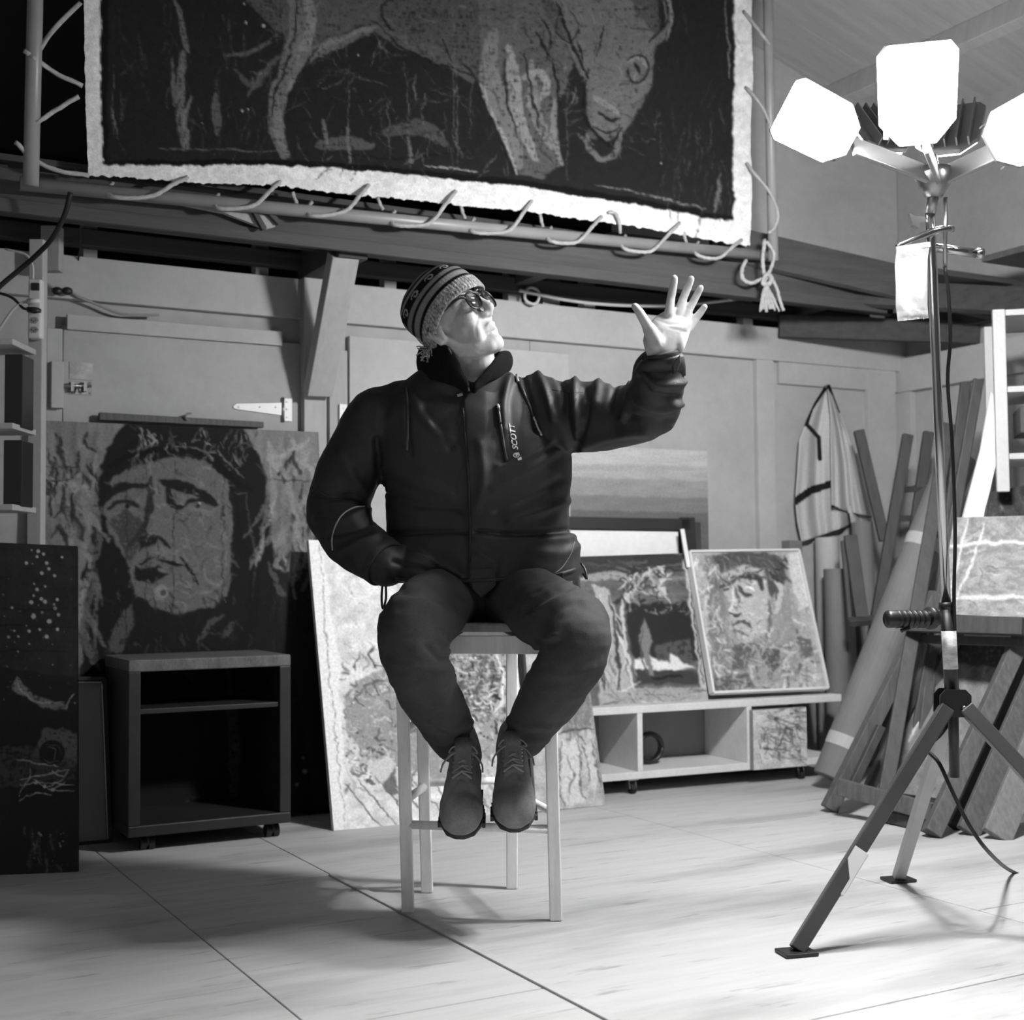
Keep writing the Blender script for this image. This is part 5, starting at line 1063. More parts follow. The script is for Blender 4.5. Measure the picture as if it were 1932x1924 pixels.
# head in its own frame: g looks, lf is his left, hu is the crown
g_ = nz(A(.69, -.543, .481)); lf = nz(A(.5, .835, .225)); lf = nz(lf - g_ * np.dot(lf, g_)); hu = np.cross(g_, lf); hu = hu if hu[2] > 0 else -hu
HC = Dp(852, 609, 3.42)
def hp_(f, l, u): return HC + g_ * f + lf * l + hu * u
def hell(c, rf, rl, ru, n=20, m=14): BODY.ell(hp_(*c), g_ * rf, lf * rl, hu * ru, n, m)
hell((-.005, 0, .03), .100, .078, .098); hell((.028, 0, -.045), .066, .063, .086); hell((.072, 0, -.112), .024, .027, .022)
for s_ in (-1, 1):
    BODY.chain([(hp_(-.006, .056 * s_, -.045), .018), (hp_(.010, .050 * s_, -.085), .020), (hp_(.040, .036 * s_, -.104), .022), (hp_(.068, .016 * s_, -.114), .020)])
    hell((.058, .038 * s_, -.030), .031, .022, .032); hell((.048, .036 * s_, -.070), .034, .0195, .040)
    BODY.chain([(hp_(.090, .010 * s_, .019), .010), (hp_(.083, .038 * s_, .023), .009), (hp_(.066, .056 * s_, .014), .009)])      # brow ridge
    BODY.chain([(hp_(.096, .014 * s_, -.042), .0095), (hp_(.102, .010 * s_, -.044), .009)])                                       # nostril wing
    # ear: rim and lobe
    BODY.ell(hp_(-.008, .075 * s_, -.020), g_ * .017 + hu * .006, lf * .007, hu * .031 - g_ * .006, 12, 8)
    BODY.chain([(hp_(.004, .077 * s_, .002), .006), (hp_(-.016, .081 * s_, .004), .006), (hp_(-.024, .083 * s_, -.018), .006), (hp_(-.012, .079 * s_, -.046), .0075)])
    # folds from nose to mouth corner
    BODY.chain([(hp_(.082, .024 * s_, -.040), .010), (hp_(.070, .034 * s_, -.062), .011), (hp_(.054, .033 * s_, -.090), .011)])
    hell((.074, .034 * s_, -.004), .014, .016, .009)                                                                             # lower lid pouch
BODY.chain([(hp_(.094, 0, .012), .010), (hp_(.106, 0, -.012), .0105), (hp_(.116, 0, -.034), .0125), (hp_(.104, 0, -.044), .010)])
BODY.chain([(hp_(.078, -.026, -.078), .005), (hp_(.094, -.010, -.069), .0062), (hp_(.096, 0, -.070), .006), (hp_(.094, .010, -.069), .0062), (hp_(.078, .026, -.078), .005)])
BODY.chain([(hp_(.080, -.018, -.083), .006), (hp_(.093, 0, -.082), .0075), (hp_(.080, .018, -.083), .006)])
hell((.078, 0, -.062), .018, .026, .014); hell((.076, 0, -.096), .014, .020, .010)
# neck, trunk, hidden limbs: all inside the clothes but one body
BODY.chain([(hp_(-.012, 0, -.07), .058), (Dp(884, 700, 3.47), .060), (Dp(880, 760, 3.5), .075)])
BODY.chain([(hp_(.040, 0, -.100), .024), (hp_(.012, .0, -.135), .034), (Dp(888, 715, 3.44), .040)])
BODY.loft([(Dp(880, 745, 3.52), (.10, 0, 0), (0, .06, 0)), (Dp(882, 790, 3.52), (.17, 0, 0), (0, .09, 0)), (Dp(895, 900, 3.52), (.16, 0, 0), (0, .10, 0)), (Dp(905, 1020, 3.54), (.15, 0, 0), (0, .10, 0)), (Dp(906, 1110, 3.56), (.16, 0, 0), (0, .11, 0))], 24)
SH_R, EL_R, WR_R = Dp(712, 795, 3.52), Dp(625, 962, 3.55), Dp(735, 1060, 3.43)
SH_L, EL_L, WR_L = Dp(1040, 778, 3.5), Dp(1236, 778, 3.30), Dp(1249, 672, 3.09)
BODY.chain([(SH_R, .055), (EL_R, .042), (WR_R, .030), (Dp(775, 1078, 3.44), .034), (Dp(798, 1086, 3.44), .03)])
BODY.chain([(SH_L, .055), (EL_L, .042), (WR_L, .029)])
KN_R, KN_L = Dp(775, 1200, 3.17), Dp(1092, 1196, 3.17)
AN_R, AN_L = Dp(860, 1384, 3.41), Dp(984, 1376, 3.41)
BODY.chain([(Dp(855, 1110, 3.54), .075), (KN_R, .052), (AN_R, .036)]); BODY.chain([(Dp(955, 1108, 3.54), .075), (KN_L, .052), (AN_L, .036)])
# raised left hand: palm towards the lens, fingers spread
hd_ = 3.07
def hq(x, y, d=0.0): return Dp(x, y, hd_ + d + (x - 1250) / 830 * .38)
BODY.loft([(hq(1250, 676, .01), (.031, 0, .002), (0, .022, 0)), (hq(1248, 658, .008), (.038, 0, .004), (0, .021, 0)), (hq(1250, 640, .006), (.046, 0, .004), (0, .020, 0)), (hq(1258, 618, .004), (.050, 0, .002), (0, .0165, .002)), (hq(1268, 606, .004), (.043, 0, -.008), (0, .014, .002)), (hq(1277, 597, .005), (.032, 0, -.012), (0, .011, .002))], 22)
BODY.chain([(hq(1238, 645, -.012), .019), (hq(1226, 622, -.016), .0165)])                      # ball of the thumb
BODY.ell(hq(1277, 640, .0), (.020, 0, .004), (0, .019, 0), (-.004, 0, .034), 14, 10)          # heel below the little finger
BODY.chain([(hq(1293, 620, .002), .0125), (hq(1287, 636, .0), .0145), (hq(1279, 654, .004), .016)])
BODY.chain([(hq(1228, 626, -.012), .0155), (hq(1216, 605, -.022), .0118), (hq(1206, 588, -.026), .0105), (hq(1198, 578, -.022), .0088)])
for js in ([(1262, 592, .002, .0110), (1266, 562, .002, .0104), (1270, 541, -.004, .0098), (1272.5, 525, -.012, .0086)],
           [(1279, 592, .004, .0106), (1289, 563, .004, .0100), (1298, 542, -.002, .0094), (1304, 526, -.010, .0082)],
           [(1292, 600, .004, .0102), (1305, 575, .003, .0096), (1315, 556, -.003, .0090), (1322, 543, -.010, .0079)],
           [(1299, 620, .004, .0106), (1312, 601, .003, .0098), (1322, 589, -.002, .0090), (1329, 579, -.008, .0080)]):
    BODY.chain([(hq(x, y, d), r) for x, y, d, r in js])
bme = remesh(BODY, .0031, 7, .5)
co, no = getco(bme); px, py = proj(co)
# palm creases and knuckle folds, wrinkles of the face
dep = np.zeros(len(co)); front = (no @ (CAM - co.mean(0))) > 0
for pts, w_, a_ in [([(1232,608),(1246,625),(1250,650)], 3, .0022), ([(1238,603),(1262,612),(1282,612)], 2.5, .0018), ([(1262,618),(1280,622),(1296,628)], 2.5, .0018), ([(1222,662),(1250,666),(1282,660)], 2.5, .0016),
                    ([(1263,575),(1273,575)], 1.6, .001), ([(1282,572),(1293,574)], 1.6, .001), ([(1298,582),(1308,585)], 1.6, .001),
                    ([(903,598),(897,618),(899,634)], 2.5, .0020), ([(923,628),(934,622),(944,624)], 1.6, .0022), ([(866,600),(880,606),(892,604)], 1.6, .0012), ([(862,592),(870,596)], 1.4, .0012), ([(890,652),(905,664),(922,664)], 2.2, .0012), ([(895,680),(910,674),(922,664)], 2, .0012)]:
    d, _ = segd(px, py, pts); dep -= np.where(front, .6 * a_ * np.exp(-(d / w_) ** 2), 0)
setco(bme, co + no * dep[:, None])
bvb = bvh_of(bme)
HE = mobj('person', bme, M_SKIN, None, True, loc=base)
tag(HE, 'man in black jacket, jeans and patterned beanie on a stool, left hand raised', 'person')
# eyes behind the glasses
M_EYE = mat('eye_white', .8, .25, .03); M_IRIS = mat('iris', .15, .2, .1)
for s_ in (-1, 1):
    e = MB(); e.ball(hp_(.081, .033 * s_, .001), .0122, 16, 12); e = e.build('eye', M_EYE, HE, True)
    MB().ell(hp_(.0922, .0335 * s_, .003), g_ * .002, lf * .0055, hu * .0055, 12, 8).build('iris', M_IRIS, e, True)
# eyebrows, stubble of goatee left to the skin; grey hair curls at the nape and temple
M_HAIR = mat('grey_hair', .62, .7, .2, 40)
for s_ in (-1, 1):
    eb_ = MB()
    for k in range(9): q = k / 8; c = hp_(.103 - .022 * q, (.012 + .026 * q) * s_, .024 + .006 * math.sin(q * 3)); eb_.tube([c, c + lf * s_ * .010 + hu * .003 + g_ * .002], [.0022, .0008], 5)
    tag(eb_.build('eyebrow', M_HAIR, HE, True), kind='stuff')
hr = MB(); rg = np.random.default_rng(90)
for k in range(46):
    a = rg.uniform(0, 1); c = hp_(-.045 - .045 * a, -.072 + .06 * a * a, -.022 - .014 * rg.random()); pts = [c]; d = -hu * .8 - g_ * .35 - lf * .25
    for j in range(5): d = nz(d + rg.normal(0, .45, 3) - g_ * .12); pts.append(pts[-1] + d * .0075)
    hr.tube(cr(pts, 2), .0019, 5)
for k in range(0):
    c = hp_(.012 + rg.uniform(-.008, .010), -.079, .0 + rg.uniform(-.02, .01)); hr.tube(cr([c, c - hu * .012 + g_ * .003, c - hu * .026 + g_ * rg.uniform(0, .006)], 3), .0016, 5)
tag(hr.build('hair', M_HAIR, HE, True), kind='stuff')
# ---- knitted beanie: rim tilts from the brow to the nape
HN, HM = 72, 46; V = []; F = []; vals = []
hax = nz(hu - g_ * .30); hg = nz(g_ - hax * np.dot(g_, hax)); hl = np.cross(hax, hg)
hc0 = hp_(.018, 0, .008)
prof = [(-.014, .1045), (-.010, .1085), (.010, .1105), (.028, .1105), (.0335, .106), (.05, .1065), (.07, .106), (.09, .101), (.108, .089), (.122, .070), (.131, .047), (.136, .022), (.137, .002)]
ph, pr = [q[0] for q in prof], [q[1] for q in prof]
hs_ = np.concatenate([np.linspace(-.014, .12, HM - 10), np.linspace(.1225, .137, 10)])
def knit(h, a):                           # stripes from the rim to the crown
    if h < .026: return .56 + .34 * mn.noise(Vector((math.cos(a) * 26, math.sin(a) * 26, h * 420)))      # speckled turn-up
    if h < .0395: return .10
    if h < .052: return .50
    if h < .0625: return .11
    if h < .071: return .46
    if h < .0945:                          # dark band with pale curling hooks
        w_ = (a * 11 / (2 * math.pi)) % 1.0; v = (h - .071) / .0235
        x = (w_ - .5) * 1.5; y = v - .5; r = math.hypot(x, y); an = math.atan2(y, x)
        sp = abs(r - (.10 + .052 * ((an + math.pi) % 6.283))) < .075 and r < .42
        return .62 if sp else .10
    if h < .104: return .54
    if h < .112: return .18
    return .48
NAZ = 260
for j, h in enumerate(hs_):
    r = np.interp(h, ph, pr)
    for k in range(NAZ):
        a = 2 * math.pi * k / NAZ
        rf, rl = r * 1.01, r * .86
        # the turn-up dips over the ear and the nape
        drop = (-.040 * (1 - math.cos(a)) / 2 + .020 * abs(math.sin(a)) ** 2) * max(0, 1 - h / .09)
        rb_ = 1 + .010 * mn.noise(Vector((math.cos(a) * 3, math.sin(a) * 3, h * 30))) + (.006 * math.sin(k * math.pi * 2 / 4) if h < .032 else .0025 * math.sin(k * math.pi / 2))
        V.append(hc0 + hg * math.cos(a) * rf * rb_ + hl * math.sin(a) * rl * rb_ + hax * (h + drop) - hg * max(0, h - .05) * .16); vals.append(knit(h, a))
M_KNIT = pmat('knitted_wool', .95, .5, 300, spec=.1)
for j in range(len(hs_) - 1):
    for k in range(NAZ): F.append((j*NAZ + k, j*NAZ + (k+1) % NAZ, (j+1)*NAZ + (k+1) % NAZ, (j+1)*NAZ + k))
F.append(tuple((len(hs_)-1) * NAZ + k for k in range(NAZ)))
me = bpy.data.meshes.new('beanie'); me.from_pydata([tuple(v) for v in V], [], F); me.update(); setpaint(me, vals)
bo = mobj('beanie', me, M_KNIT, HE, True); m = bo.modifiers.new('solid', 'SOLIDIFY'); m.thickness = .005; m.offset = -1
tag(bo, 'striped knitted beanie with speckled turn-up and curl pattern')
# ---- glasses
M_SPEC = mat('spectacle_frame', .10, .25, .1, spec=.7)
def lensmat():
    m, nt, b = newmat('reflecting_lens'); nt.nodes.remove(b)
    t = nt.nodes.new('ShaderNodeBsdfTransparent'); t.inputs[0].default_value = (.78, .78, .78, 1); gl = nt.nodes.new('ShaderNodeBsdfGlossy'); gl.inputs['Roughness'].default_value = .06
    mx = nt.nodes.new('ShaderNodeMixShader'); mx.inputs[0].default_value = .34; nt.links.new(t.outputs[0], mx.inputs[1]); nt.links.new(gl.outputs[0], mx.inputs[2]); nt.links.new(mx.outputs[0], nt.nodes['Material Output'].inputs[0]); return m
GLS = MB(); rim_c = {}
for s_ in (-1, 1):
    c = hp_(.108, .036 * s_, -.005); wdir = nz(lf * s_ - g_ * .12); rim_c[s_] = (c, wdir)
    ring = [c + wdir * (.0265 * math.copysign(abs(math.cos(a)) ** .85, math.cos(a))) + hu * (.0235 * math.copysign(abs(math.sin(a)) ** .85, math.sin(a)) - .002 * math.cos(a)) for a in np.linspace(0, 2 * math.pi, 33)]
    GLS.tube(ring, .0026, 8, caps=False)
gb = GLS
gb.tube(cr([hp_(.108, -.011, .004), hp_(.113, 0, .007), hp_(.108, .011, .004)], 5), .0024, 8)
gl = gb.build('glasses', M_SPEC, HE, True)
tag(gl, 'round dark framed glasses with reflecting lenses')
for s_ in (-1, 1):
    c, wd_ = rim_c[s_]
    MB().loft([(c + g_ * d, wd_ * .0255, hu * .0225) for d in (-.001, .001)], 28, .85).build('lens', lensmat(), gl, True)
    MB().tube(cr([c + wd_ * .025 + hu * .010, hp_(.092, .072 * s_, .012), hp_(.05, .082 * s_, .010), hp_(.0, .088 * s_, .010), hp_(-.02, .09 * s_, -.004)], 5), .0026, 8).build('temple_arm', M_SPEC, gl, True)

# ---- trousers
TRO = MB()
TRO.ell(Dp(906, 1102, 3.56), (.185, 0, 0), (0, .135, 0), (0, 0, .105), 24, 14)
TRO.chain([(Dp(850, 1118, 3.52), .098), (Dp(812, 1152, 3.36), .094), (Dp(778, 1184, 3.20), .083), (Dp(777, 1206, 3.165), .0795), (Dp(783, 1240, 3.17), .078), (Dp(806, 1300, 3.24), .074), (Dp(838, 1358, 3.33), .066), (Dp(858, 1398, 3.385), .055)], 20)
TRO.chain([(Dp(960, 1116, 3.52), .098), (Dp(1020, 1150, 3.36), .094), (Dp(1085, 1180, 3.20), .084), (Dp(1091, 1204, 3.165), .0795), (Dp(1083, 1240, 3.17), .078), (Dp(1046, 1300, 3.24), .075), (Dp(1008, 1358, 3.33), .064), (Dp(986, 1392, 3.385), .054)], 20)
tme = remesh(TRO, .006, 6, .5)
co, no = getco(tme); px, py = proj(co); front = (no @ np.array([0, -1, .1])) > -.1; dep = np.zeros(len(co))
for pts, w_, a_ in [([(742,1130),(800,1135),(860,1165)], 9, .004), ([(770,1108),(830,1118),(880,1140)], 6, .004), ([(800,1125),(850,1142),(880,1160)], 5, -.003), ([(760,1120),(810,1128),(850,1150)], 5, -.003), ([(830,1205),(850,1222),(838,1240)], 6, .007), ([(805,1222),(830,1246),(846,1240)], 6, -.005),
                    ([(1000,1160),(1050,1130),(1085,1115)], 6, .004), ([(990,1140),(1040,1112),(1075,1100)], 5, .004), ([(1000,1150),(1040,1126),(1080,1108)], 5, -.003), ([(1020,1175),(1060,1150),(1090,1135)], 6, -.003), ([(1050,1200),(1030,1206),(1010,1222)], 6, .006), ([(1010,1205),(1040,1215),(1070,1200)], 5, -.004),
                    ([(800,1330),(830,1345),(880,1340)], 6, .003), ([(815,1362),(850,1378),(895,1360)], 5, .005), ([(822,1378),(860,1392),(898,1378)], 5, -.005), ([(830,1396),(865,1406),(902,1392)], 5, .005), ([(950,1350),(985,1372),(1040,1372)], 5, .005), ([(955,1370),(990,1388),(1040,1385)], 5, -.005), ([(950,1390),(985,1402),(1030,1396)], 5, .005),
                    ([(720,1160),(716,1200),(722,1250)], 5, .003), ([(740,1250),(790,1262),(850,1262)], 8, .003), ([(1020,1270),(1070,1276),(1120,1262)], 8, .003), ([(905,1120),(908,1150),(900,1166)], 5, .004)]:
    d, _ = segd(px, py, pts); dep += np.where(front, a_ * np.exp(-(d / w_) ** 2), 0)
dep += .0035 * np.array([mn.noise(Vector((q[0] * 14, q[1] * 14, q[2] * 22))) + .6 * mn.noise(Vector((q[0] * 34, q[1] * 34, q[2] * 50))) for q in co])
setco(tme, co + no * dep[:, None])
bvt = bvh_of(tme); mobj('trousers', tme, M_JEAN, HE, True)

# ---- boots
RT = nz(A(0, -.88, -.475)); RNU = nz(A(0, -.475, .88))
def boot(toe_px, dpt, ank, ax, lbl):
    toe = Dp(toe_px[0], toe_px[1], dpt); t = nz(RT + A(ax, 0, 0)); nu_ = nz(RNU - t * np.dot(RNU, t)); sd = np.cross(t, nu_)
    o = toe - t * .30
    def q(l, s, u): return o + t * l + sd * s + nu_ * u
    U_ = MB()
    U_.loft([(q(l, s, u), sd * w, nu_ * h) for l, s, u, w, h in ((.02, 0, .05, .026, .04), (.045, 0, .055, .036, .05), (.10, 0, .062, .038, .055), (.15, 0, .060, .041, .05), (.19, 0, .052, .046, .046), (.225, 0, .042, .052, .040), (.26, 0, .036, .052, .037), (.285, 0, .031, .043, .031), (.300, 0, .027, .025, .020))], 24)
    U_.chain([(q(.075, 0, .075), .043), ((q(.085, 0, .11) + ank) / 2, .046), (ank + (q(.08, 0, .1) - ank) * .15, .046)], 18)
    U_.ell(q(.247, 0, .042), t * .055, sd * .052, nu_ * .041, 18, 12)
    U_.ell(q(.05, 0, .06), t * .04, sd * .038, nu_ * .055, 18, 12)
    um = remesh(U_, .005, 5, .5); co, no = getco(um)
    rel = co - o; l_, s_, u_ = rel @ t, rel @ sd, rel @ nu_
    dep = np.zeros(len(co))
    dep -= .0025 * np.exp(-((l_ - (.195 + 2.2 * (s_ ** 2) / .05)) / .0035) ** 2) * (u_ > .03)                    # toe cap seam
    dep -= .002 * np.exp(-((np.abs(s_) - .024) / .003) ** 2) * (l_ > .06) * (l_ < .20) * (u_ > .06)                # edge of the lacing quarters
    dep += .0015 * np.array([mn.noise(Vector((a * 40, b * 40, c * 40))) for a, b, c in co])
    setco(um, co + no * dep[:, None])
    bv = bvh_of(um)
    bt = mobj('boot', um, M_BOOT, HE, True); tag(bt, lbl)
    outl = [(.0, .022), (.0, -.022), (.03, -.037), (.09, -.038), (.15, -.042), (.21, -.052), (.255, -.053), (.29, -.036), (.304, -.012), (.304, .012), (.29, .036), (.255, .053), (.21, .052), (.15, .042), (.09, .038), (.03, .037)]
    MB().prism([q(l - .004, s * .95, .010) for l, s in outl], -nu_ * .013).build('sole', M_SOLE, bt, bevel=.004)
    MB().prism([q(l, s * 1.02, .0) for l, s in [(.0,.024),(.0,-.024),(.03,-.037),(.085,-.037),(.085,.037),(.03,.037)]], -nu_ * .022).build('heel', M_SOLE, bt, bevel=.003)
    for k in range(9):
        for sg in (-1, 1):
            l = .12 + k * .015; s = np.interp(l, [.15, .21, .255, .29, .304], [.042, .052, .053, .036, .012]) * sg
            MB().hexa(q(l, s, -.004), t * .0045, sd * .004, nu_ * .007).build('tread_lug', M_SOLE, bt)
    tg = MB().loft([(q(l, 0, u), sd * .022, nu_ * .006) for l, u in ((.175, .098), (.15, .108), (.125, .122), (.105, .145))], 14).build('tongue', M_BOOT, bt, True)
    # laces criss-cross up the instep
    def onb(l, s):
        p0 = q(l, s, .3); h = bv.ray_cast(Vector(p0), Vector(-nu_)); return (A(h[0]) + nu_ * .003) if h[0] is not None else q(l, s, .11)
    L_ = [.190, .174, .158, .143, .129, .117]
    for i, l in enumerate(L_):
        for sg in (-1, 1):
            MB().ell(onb(l, .022 * sg), t * .0035, sd * .0035, nu_ * .003, 10, 6).build('eyelet', M_STEEL, bt, True)
        if i < len(L_) - 1:
            for sg in (-1, 1): MB().tube([onb(l, .022 * sg), onb((l + L_[i+1]) / 2, 0) + nu_ * (.002 + .002 * (sg > 0)), onb(L_[i+1], -.022 * sg)], .0032, 6).build('lace', M_LACE, bt, True)
    tp_ = onb(.117, 0) + nu_ * .004
    for sg in (-1, 1):
        MB().tube(cr([tp_, tp_ + sd * sg * .022 + nu_ * .010, tp_ + sd * sg * .034 + t * .012, tp_ + sd * sg * .016 + t * .006, tp_], 4), .0022, 6).build('lace_bow', M_LACE, bt, True)
        MB().tube(cr([tp_, tp_ + sd * sg * .028 + t * .02, onb(.16, .046 * sg) + nu_ * .002, onb(.19, .05 * sg)], 4), .0022, 6).build('lace_end', M_LACE, bt, True)
boot((868, 1583), 3.19, AN_R, -.03, 'right boot, scuffed, toe pointing to the viewer'); boot((971, 1570), 3.20, AN_L, .02, 'left boot, its laces loosely tied')

# ---- jacket
JK = MB()
secs = []
for y, cx, hw, dd, hd2 in ((1098, 914, 176, 3.53, .150), (1075, 915, 181, 3.53, .158), (1035, 912, 181, 3.53, .163), (1003, 903, 172, 3.53, .150), (960, 901, 174, 3.53, .152), (900, 900, 180, 3.525, .157), (840, 893, 186, 3.52, .155), (790, 882, 182, 3.515, .142), (750, 874, 155, 3.51, .118), (722, 872, 112, 3.50, .098), (700, 872, 82, 3.49, .085)):
    s_ = dd / FP; secs.append((Dp(cx, y, dd), (hw * s_, 0, 0), (0, hd2, .0)))
JK.loft(secs, 40, .85)
JK.chain([(Dp(718, 800, 3.52), .098), (Dp(668, 872, 3.54), .086), (Dp(640, 935, 3.55), .082), (Dp(632, 968, 3.54), .079), (Dp(660, 1012, 3.48), .075), (Dp(700, 1046, 3.43), .066), (Dp(728, 1064, 3.41), .058)], 20)
JK.chain([(Dp(760, 775, 3.52), .082), (Dp(718, 800, 3.52), .092)], 18)
JK.chain([(Dp(1000, 775, 3.5), .095), (Dp(1048, 786, 3.48), .098), (Dp(1120, 786, 3.43), .090), (Dp(1190, 784, 3.36), .076), (Dp(1232, 768, 3.28), .070), (Dp(1242, 735, 3.20), .064), (Dp(1243, 705, 3.14), .059)], 20)
JK.ell(Dp(790, 1075, 3.41), (.055, 0, -.02), (0, .05, 0), (.01, 0, .045), 16, 10)          # pocket bulged by the hand
jme = remesh(JK, .0055, 8, .5)
co, no = getco(jme); px, py = proj(co); front = (no @ np.array([0, -1, .05])) > -.15; dep = np.zeros(len(co))
wr = [([(1010,700),(1030,740),(1045,790)], 7, .010), ([(985,702),(1000,760),(1012,810)], 6, -.006), ([(960,712),(950,760),(952,810)], 8, .008), ([(1050,700),(1066,745),(1070,800),(1085,850)], 7, -.009), ([(1085,715),(1085,760),(1092,810)], 7, .009), ([(1105,735),(1110,770),(1098,830)], 5, -.006), ([(1130,715),(1125,760)], 8, .008), ([(1160,725),(1150,770)], 6, -.007),
      ([(1185,705),(1190,745),(1175,790)], 7, .008), ([(1205,715),(1230,745),(1280,752)], 7, -.008), ([(1210,700),(1240,724),(1288,722)], 6, .009), ([(1205,755),(1245,772),(1284,762)], 6, .009), ([(1190,785),(1235,800),(1270,795)], 6, -.006), ([(1100,840),(1160,822),(1220,815)], 8, .005),
      ([(905,840),(912,900),(900,960)], 9, .005), ([(930,920),(990,890),(1050,850)], 9, .007), ([(935,960),(1000,935),(1060,905)], 8, -.006), ([(960,985),(1020,965),(1070,945)], 7, .007), ([(900,1003),(990,1006),(1076,1000)], 5, -.009), ([(740,1008),(820,1004),(880,1003)], 5, -.008), ([(900,1018),(990,1020),(1080,1014)], 8, .005), ([(940,880),(1000,860),(1042,830)], 6, .006), 
      ([(780,750),(805,790),(845,830)], 9, .006), ([(800,775),(830,810),(850,845)], 7, -.006), ([(770,760),(772,820),(775,860)], 4, -.004), ([(730,880),(780,910),(850,930)], 11, .005), ([(735,940),(800,955),(870,960)], 10, -.005),
      ([(590,930),(620,940),(660,935)], 6, -.007), ([(600,980),(640,985),(700,960)], 8, .008), ([(620,1010),(660,1000),(705,985)], 6, -.007), ([(640,1040),(680,1022),(712,1010)], 7, .007), ([(640,860),(668,900),(690,930)], 10, .006), ([(710,830),(716,890),(722,925)], 6, -.010),
      ([(760,1035),(800,1050),(870,1085)], 6, .005), ([(745,1060),(800,1075),(860,1090)], 6, -.005), ([(905,1040),(935,1060),(930,1085)], 7, .005), ([(1000,1040),(1060,1045),(1090,1030)], 9, .004), ([(1090,866),(1092,830),(1096,800)], 5, -.008)]
for pts, w_, a_ in wr:
    P_ = [tuple(q) for q in cr([(x, y, 0) for x, y in pts], 4)]
    d, _ = segd(px, py, P_); dep += np.where(front, 1.35 * a_ * np.exp(-(d / w_) ** 2), 0)
# storm flap down the front stands proud of the left half
fx = np.interp(py, [735, 760, 800, 850, 1000, 1100, 1130], [880, 873, 876, 881, 886, 884, 900])
dep += np.where(front & (px < 1000) & (py > 738), .008 * np.clip((px - fx) / 3 + .5, 0, 1) * np.clip((945 - px) / 30, 0, 1), 0)
dep += .0045 * np.array([mn.noise(Vector((q[0] * 10, q[1] * 10, q[2] * 13))) + .5 * mn.noise(Vector((q[0] * 26 + 4, q[1] * 26, q[2] * 30))) for q in co])
setco(jme, co + no * dep[:, None])
bvj = bvh_of(jme); JO = mobj('jacket', jme, M_JACK, HE, True); tag(JO, 'black padded jacket with a stand-up fleece collar and chest zips')
# hem: pointed end of the flap and drawn elastic edge
MB().prism([q for q in [Dp(884, 1072, 3.362), Dp(934, 1072, 3.362), Dp(936, 1104, 3.372), Dp(908, 1130, 3.39), Dp(890, 1112, 3.38)]], (0, .012, 0)).build('hem_flap', M_JACK, JO, bevel=.004)
def seam(name, pts, r, m, off=.001, n=6, lab=None):
    P_ = [hit(bvj, x, y, off) for x, y, _ in cr([(x, y, 0) for x, y in pts], n)]; P_ = [q for q in P_ if q is not None]
    if len(P_) > 1: return MB().tube(P_, r, 8).build(name, m, JO, True)
M_PIPING = mat('reflective_piping', .62, .5, .05); M_ZIP = mat('zip_tape', .13, .5, .1, spec=.5); M_PULL = mat('zip_pull', .75, .3, .1, metal=.6)
seam('piping', [(628,1038),(627,1015),(634,990),(648,970),(668,958),(688,956)], .0022, M_PIPING)
seam('piping', [(596,916),(610,932),(632,938),(652,936)], .0012, mat('dim_piping', .22, .6))
seam('piping', [(1046,1082),(1062,1068),(1076,1045),(1084,1022)], .0015, mat('grey_piping', .40, .6))
seam('chest_zip', [(973,705),(985,735),(1002,775),(1016,808),(1022,824)], .0048, M_ZIP); seam('zip_glint', [(1006,782),(1014,802),(1021,822)], .0035, M_PULL, .003); seam('zip_pull', [(972,705),(976,722)], .0036, M_PULL, .005)
seam('chest_zip', [(938,765),(944,800),(950,840),(956,870)], .0050, M_ZIP); seam('zip_pull', [(940,768),(943,782),(945,800)], .005, M_BLK, .006); seam('zip_puller_top', [(939,766),(943,772)], .004, M_PULL, .008)
seam('chest_zip', [(768,732),(770,760),(770,800),(768,850)], .0036, mat('dull_zip', .26, .4, spec=.6))
seam('front_zip_edge', [(874,770),(879,830),(884,900),(887,980),(887,1060)], .0025, M_ZIP)
seam('yoke_seam', [(1042,735),(1060,738),(1084,741),(1102,739)], .0012, M_ZIP, 0); seam('hem_cord', [(745,1092),(800,1092),(870,1095),(960,1092),(1040,1086),(1085,1074)], .005, M_JACK, .0)
tg_ = hit(bvj, 868, 746, .004)
if tg_ is not None: MB().hexa(tg_, (.007, 0, .002), (0, .002, 0), (-.001, 0, .0035)).build('zip_tag', M_PULL, JO, bevel=.001)
tc = Dp(1048, 1087, 3.37); MB().hexa(tc, (.02, 0, .004), (0, .008, 0), (0, 0, .006)).build('hem_toggle', M_BLK, JO, bevel=.003)
MB().tube(cr([Dp(1096, 1062, 3.42), Dp(1104, 1075, 3.41), Dp(1107, 1092, 3.40), Dp(1100, 1082, 3.41)], 4), .003, 7).build('drawcord', M_BLK, JO, True)
MB().tube(cr([Dp(722, 1100, 3.40), Dp(720, 1125, 3.40), Dp(722, 1148, 3.40), Dp(728, 1130, 3.40), Dp(728, 1105, 3.40)], 4), .003, 7).build('drawcord', M_BLK, JO, True)
